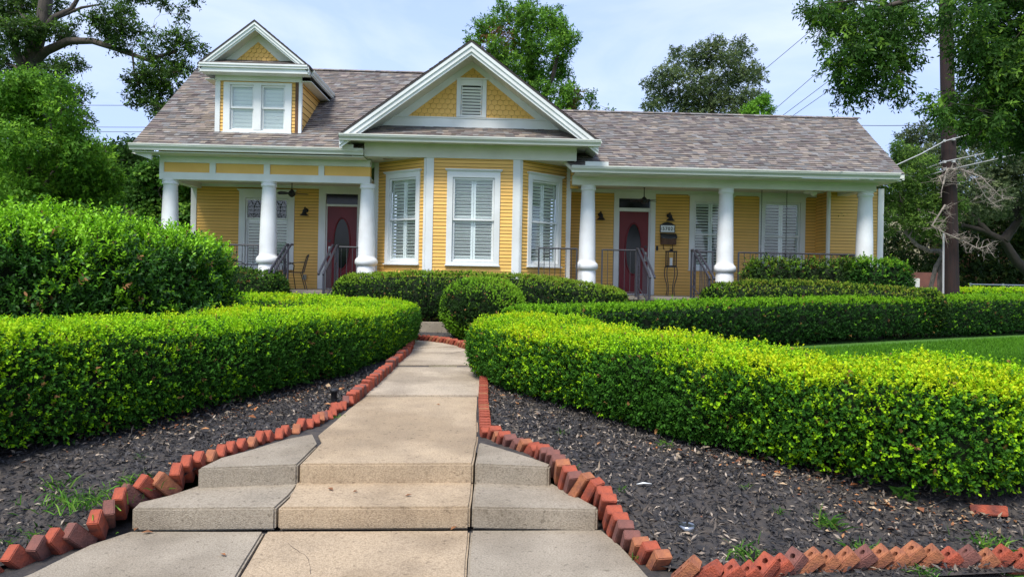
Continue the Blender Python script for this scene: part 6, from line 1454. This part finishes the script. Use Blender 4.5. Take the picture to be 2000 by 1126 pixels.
wire('pale wire from the pole middle bracket rising to the right', [(1750, 350, 18.5), (1844, 316, 17.8), (1940, 296, 17), (2060, 270, 15)], .014, WIREL)
wire('pale wire from the pole lower bracket rising to the right', [(1780, 352, 18.5), (1845, 333, 17.8), (1940, 312, 17), (2060, 284, 15)], .014, WIREL)
wire('thin dark service wire crossing low over the right roof corner', [(1480, 322, 15.9), (1600, 328, 15.9), (1700, 336, 16.5), (1790, 345, 18)], .008)
# neighbour brick house
nb = empty('neighbour_house', (24, 44, .3), 'red brick neighbour house behind the trees at the far right', 'house')
BW = mat('far_brick_wall', (.19, .075, .055), .9, (.13, .055, .045), 3)
mb = MB(); a_, b_ = at(1690, 560, 40), at(2120, 560, 40); mb.box(a_.x, b_.x, 40, 46, .2, AZ(1950, 470, 40)); mb.build('wall', BW, nb)
mb = MB(); z0 = AZ(1950, 470, 40); mb.prism([(a_.x-.5, 39.5, z0), (b_.x, 39.5, z0), (b_.x, 43, z0+2.6), (a_.x+1, 43, z0+2.6)], (0, 0, .1)); mb.build('roof', mat('far_roof', (.16, .11, .09), .9, (.11, .08, .07), 4), nb)
for px in (1930, 1990):
    v = at(px, 515, 39.95); mb = MB(); mb.box(v.x-.6, v.x+.6, 39.9, 39.98, v.z-.6, v.z+.7); f_ = mb.build('window', WHT, nb)
    mb = MB(); mb.box(v.x-.5, v.x+.5, 39.86, 39.9, v.z-.5, v.z+.6); mb.build('pane', ROOM, f_)
cr = empty('cream_building', (20, 37, .3), 'cream coloured building glimpsed beside the crooked tree', 'building')
mb = MB(); a_, b_ = at(1735, 530, 37), at(1815, 530, 37); mb.box(a_.x, b_.x, 37, 39, .2, AZ(1770, 425, 37)); mb.build('wall', mat('cream_wall', (.55, .50, .34), .8, (.48, .44, .3), 2), cr)
mb = MB(); mb.box(a_.x-.2, b_.x+.2, 36.9, 39.2, AZ(1770, 425, 37), AZ(1770, 425, 37)+.2); mb.build('roof', CRM, cr)
mb = MB(); a_, b_ = at(1785, 540, 24), at(1846, 540, 24); mb.box(a_.x, b_.x, 24, 24.3, .2, AZ(1820, 532, 24)); bw = mb.build('brick_wall', BW, None); tag(bw, 'low red brick garden wall between the crooked tree and the pole', 'wall')
mb = MB(); v = at(1765, 552, 17.9); mb.box(v.x-.3, v.x+.3, 17.7, 18.3, .3, v.z+.12); mb.box(v.x-.27, v.x+.27, 17.68, 17.7, .4, v.z+.05, 0); tag(mb.build('air_conditioner', CRM, None, .02), 'grey air conditioning unit beside the house corner behind the shrubs', 'appliance')
# chain link fence
Y = 24; fx0, fx1 = AX(1895, 560, Y), AX(2120, 560, Y); fz = AZ(1950, 556, Y)
cf = empty('chain_link_fence', (fx0, Y, .3), 'grey chain link fence in front of the dark thicket', 'fence')
mb = MB(); mb.tube([(fx0, Y, fz), (fx1, Y, fz)], .025, 6); mb.build('top_rail', STEEL, cf)
x = fx0
while x < fx1:
    mb = MB(); mb.tube([(x, Y, .2), (x, Y, fz+.05)], .03, 6); mb.build('post', STEEL, cf); x += 1.15
mb = MB(); hgt = fz-.3; x = fx0-hgt
while x < fx1:
    for s in (1, -1):
        xa, xb = (x, x+hgt) if s > 0 else (x+hgt, x)
        if min(xa, xb) >= fx0-.01 and max(xa, xb) <= fx1: mb.tube([(xa, Y, .3), (xb, Y, fz)], .003, 3, cap=False)
    x += .08
mb.build('mesh', STEEL, cf)
# far tree line closing the horizon
def farline(label, x0, x1, Y, h, n, seed):
    q = random.Random(seed); c = [(q.uniform(x0, x1), Y+q.uniform(-3, 3), q.uniform(.8, h), q.uniform(1.2, 2.2)) for _ in range(n)]
    t_ = tree('far_trees', label, [([((x0+x1)/2, Y, 0), ((x0+x1)/2, Y, 2)], .2, .1)], c, 60000, .28, [(.012, .034, .012), (.035, .085, .022)], seed=seed, conn=False, k=5, slen=.4, cat='trees')
    for ch in kids(t_): pass
    return t_
farline('dark far belt of trees low on the left behind the garden', -34, -9, 38, 6.5, 60, 51)
farline('dark far belt of trees low on the right behind the neighbour house', 16, 44, 50, 7.5, 60, 52)
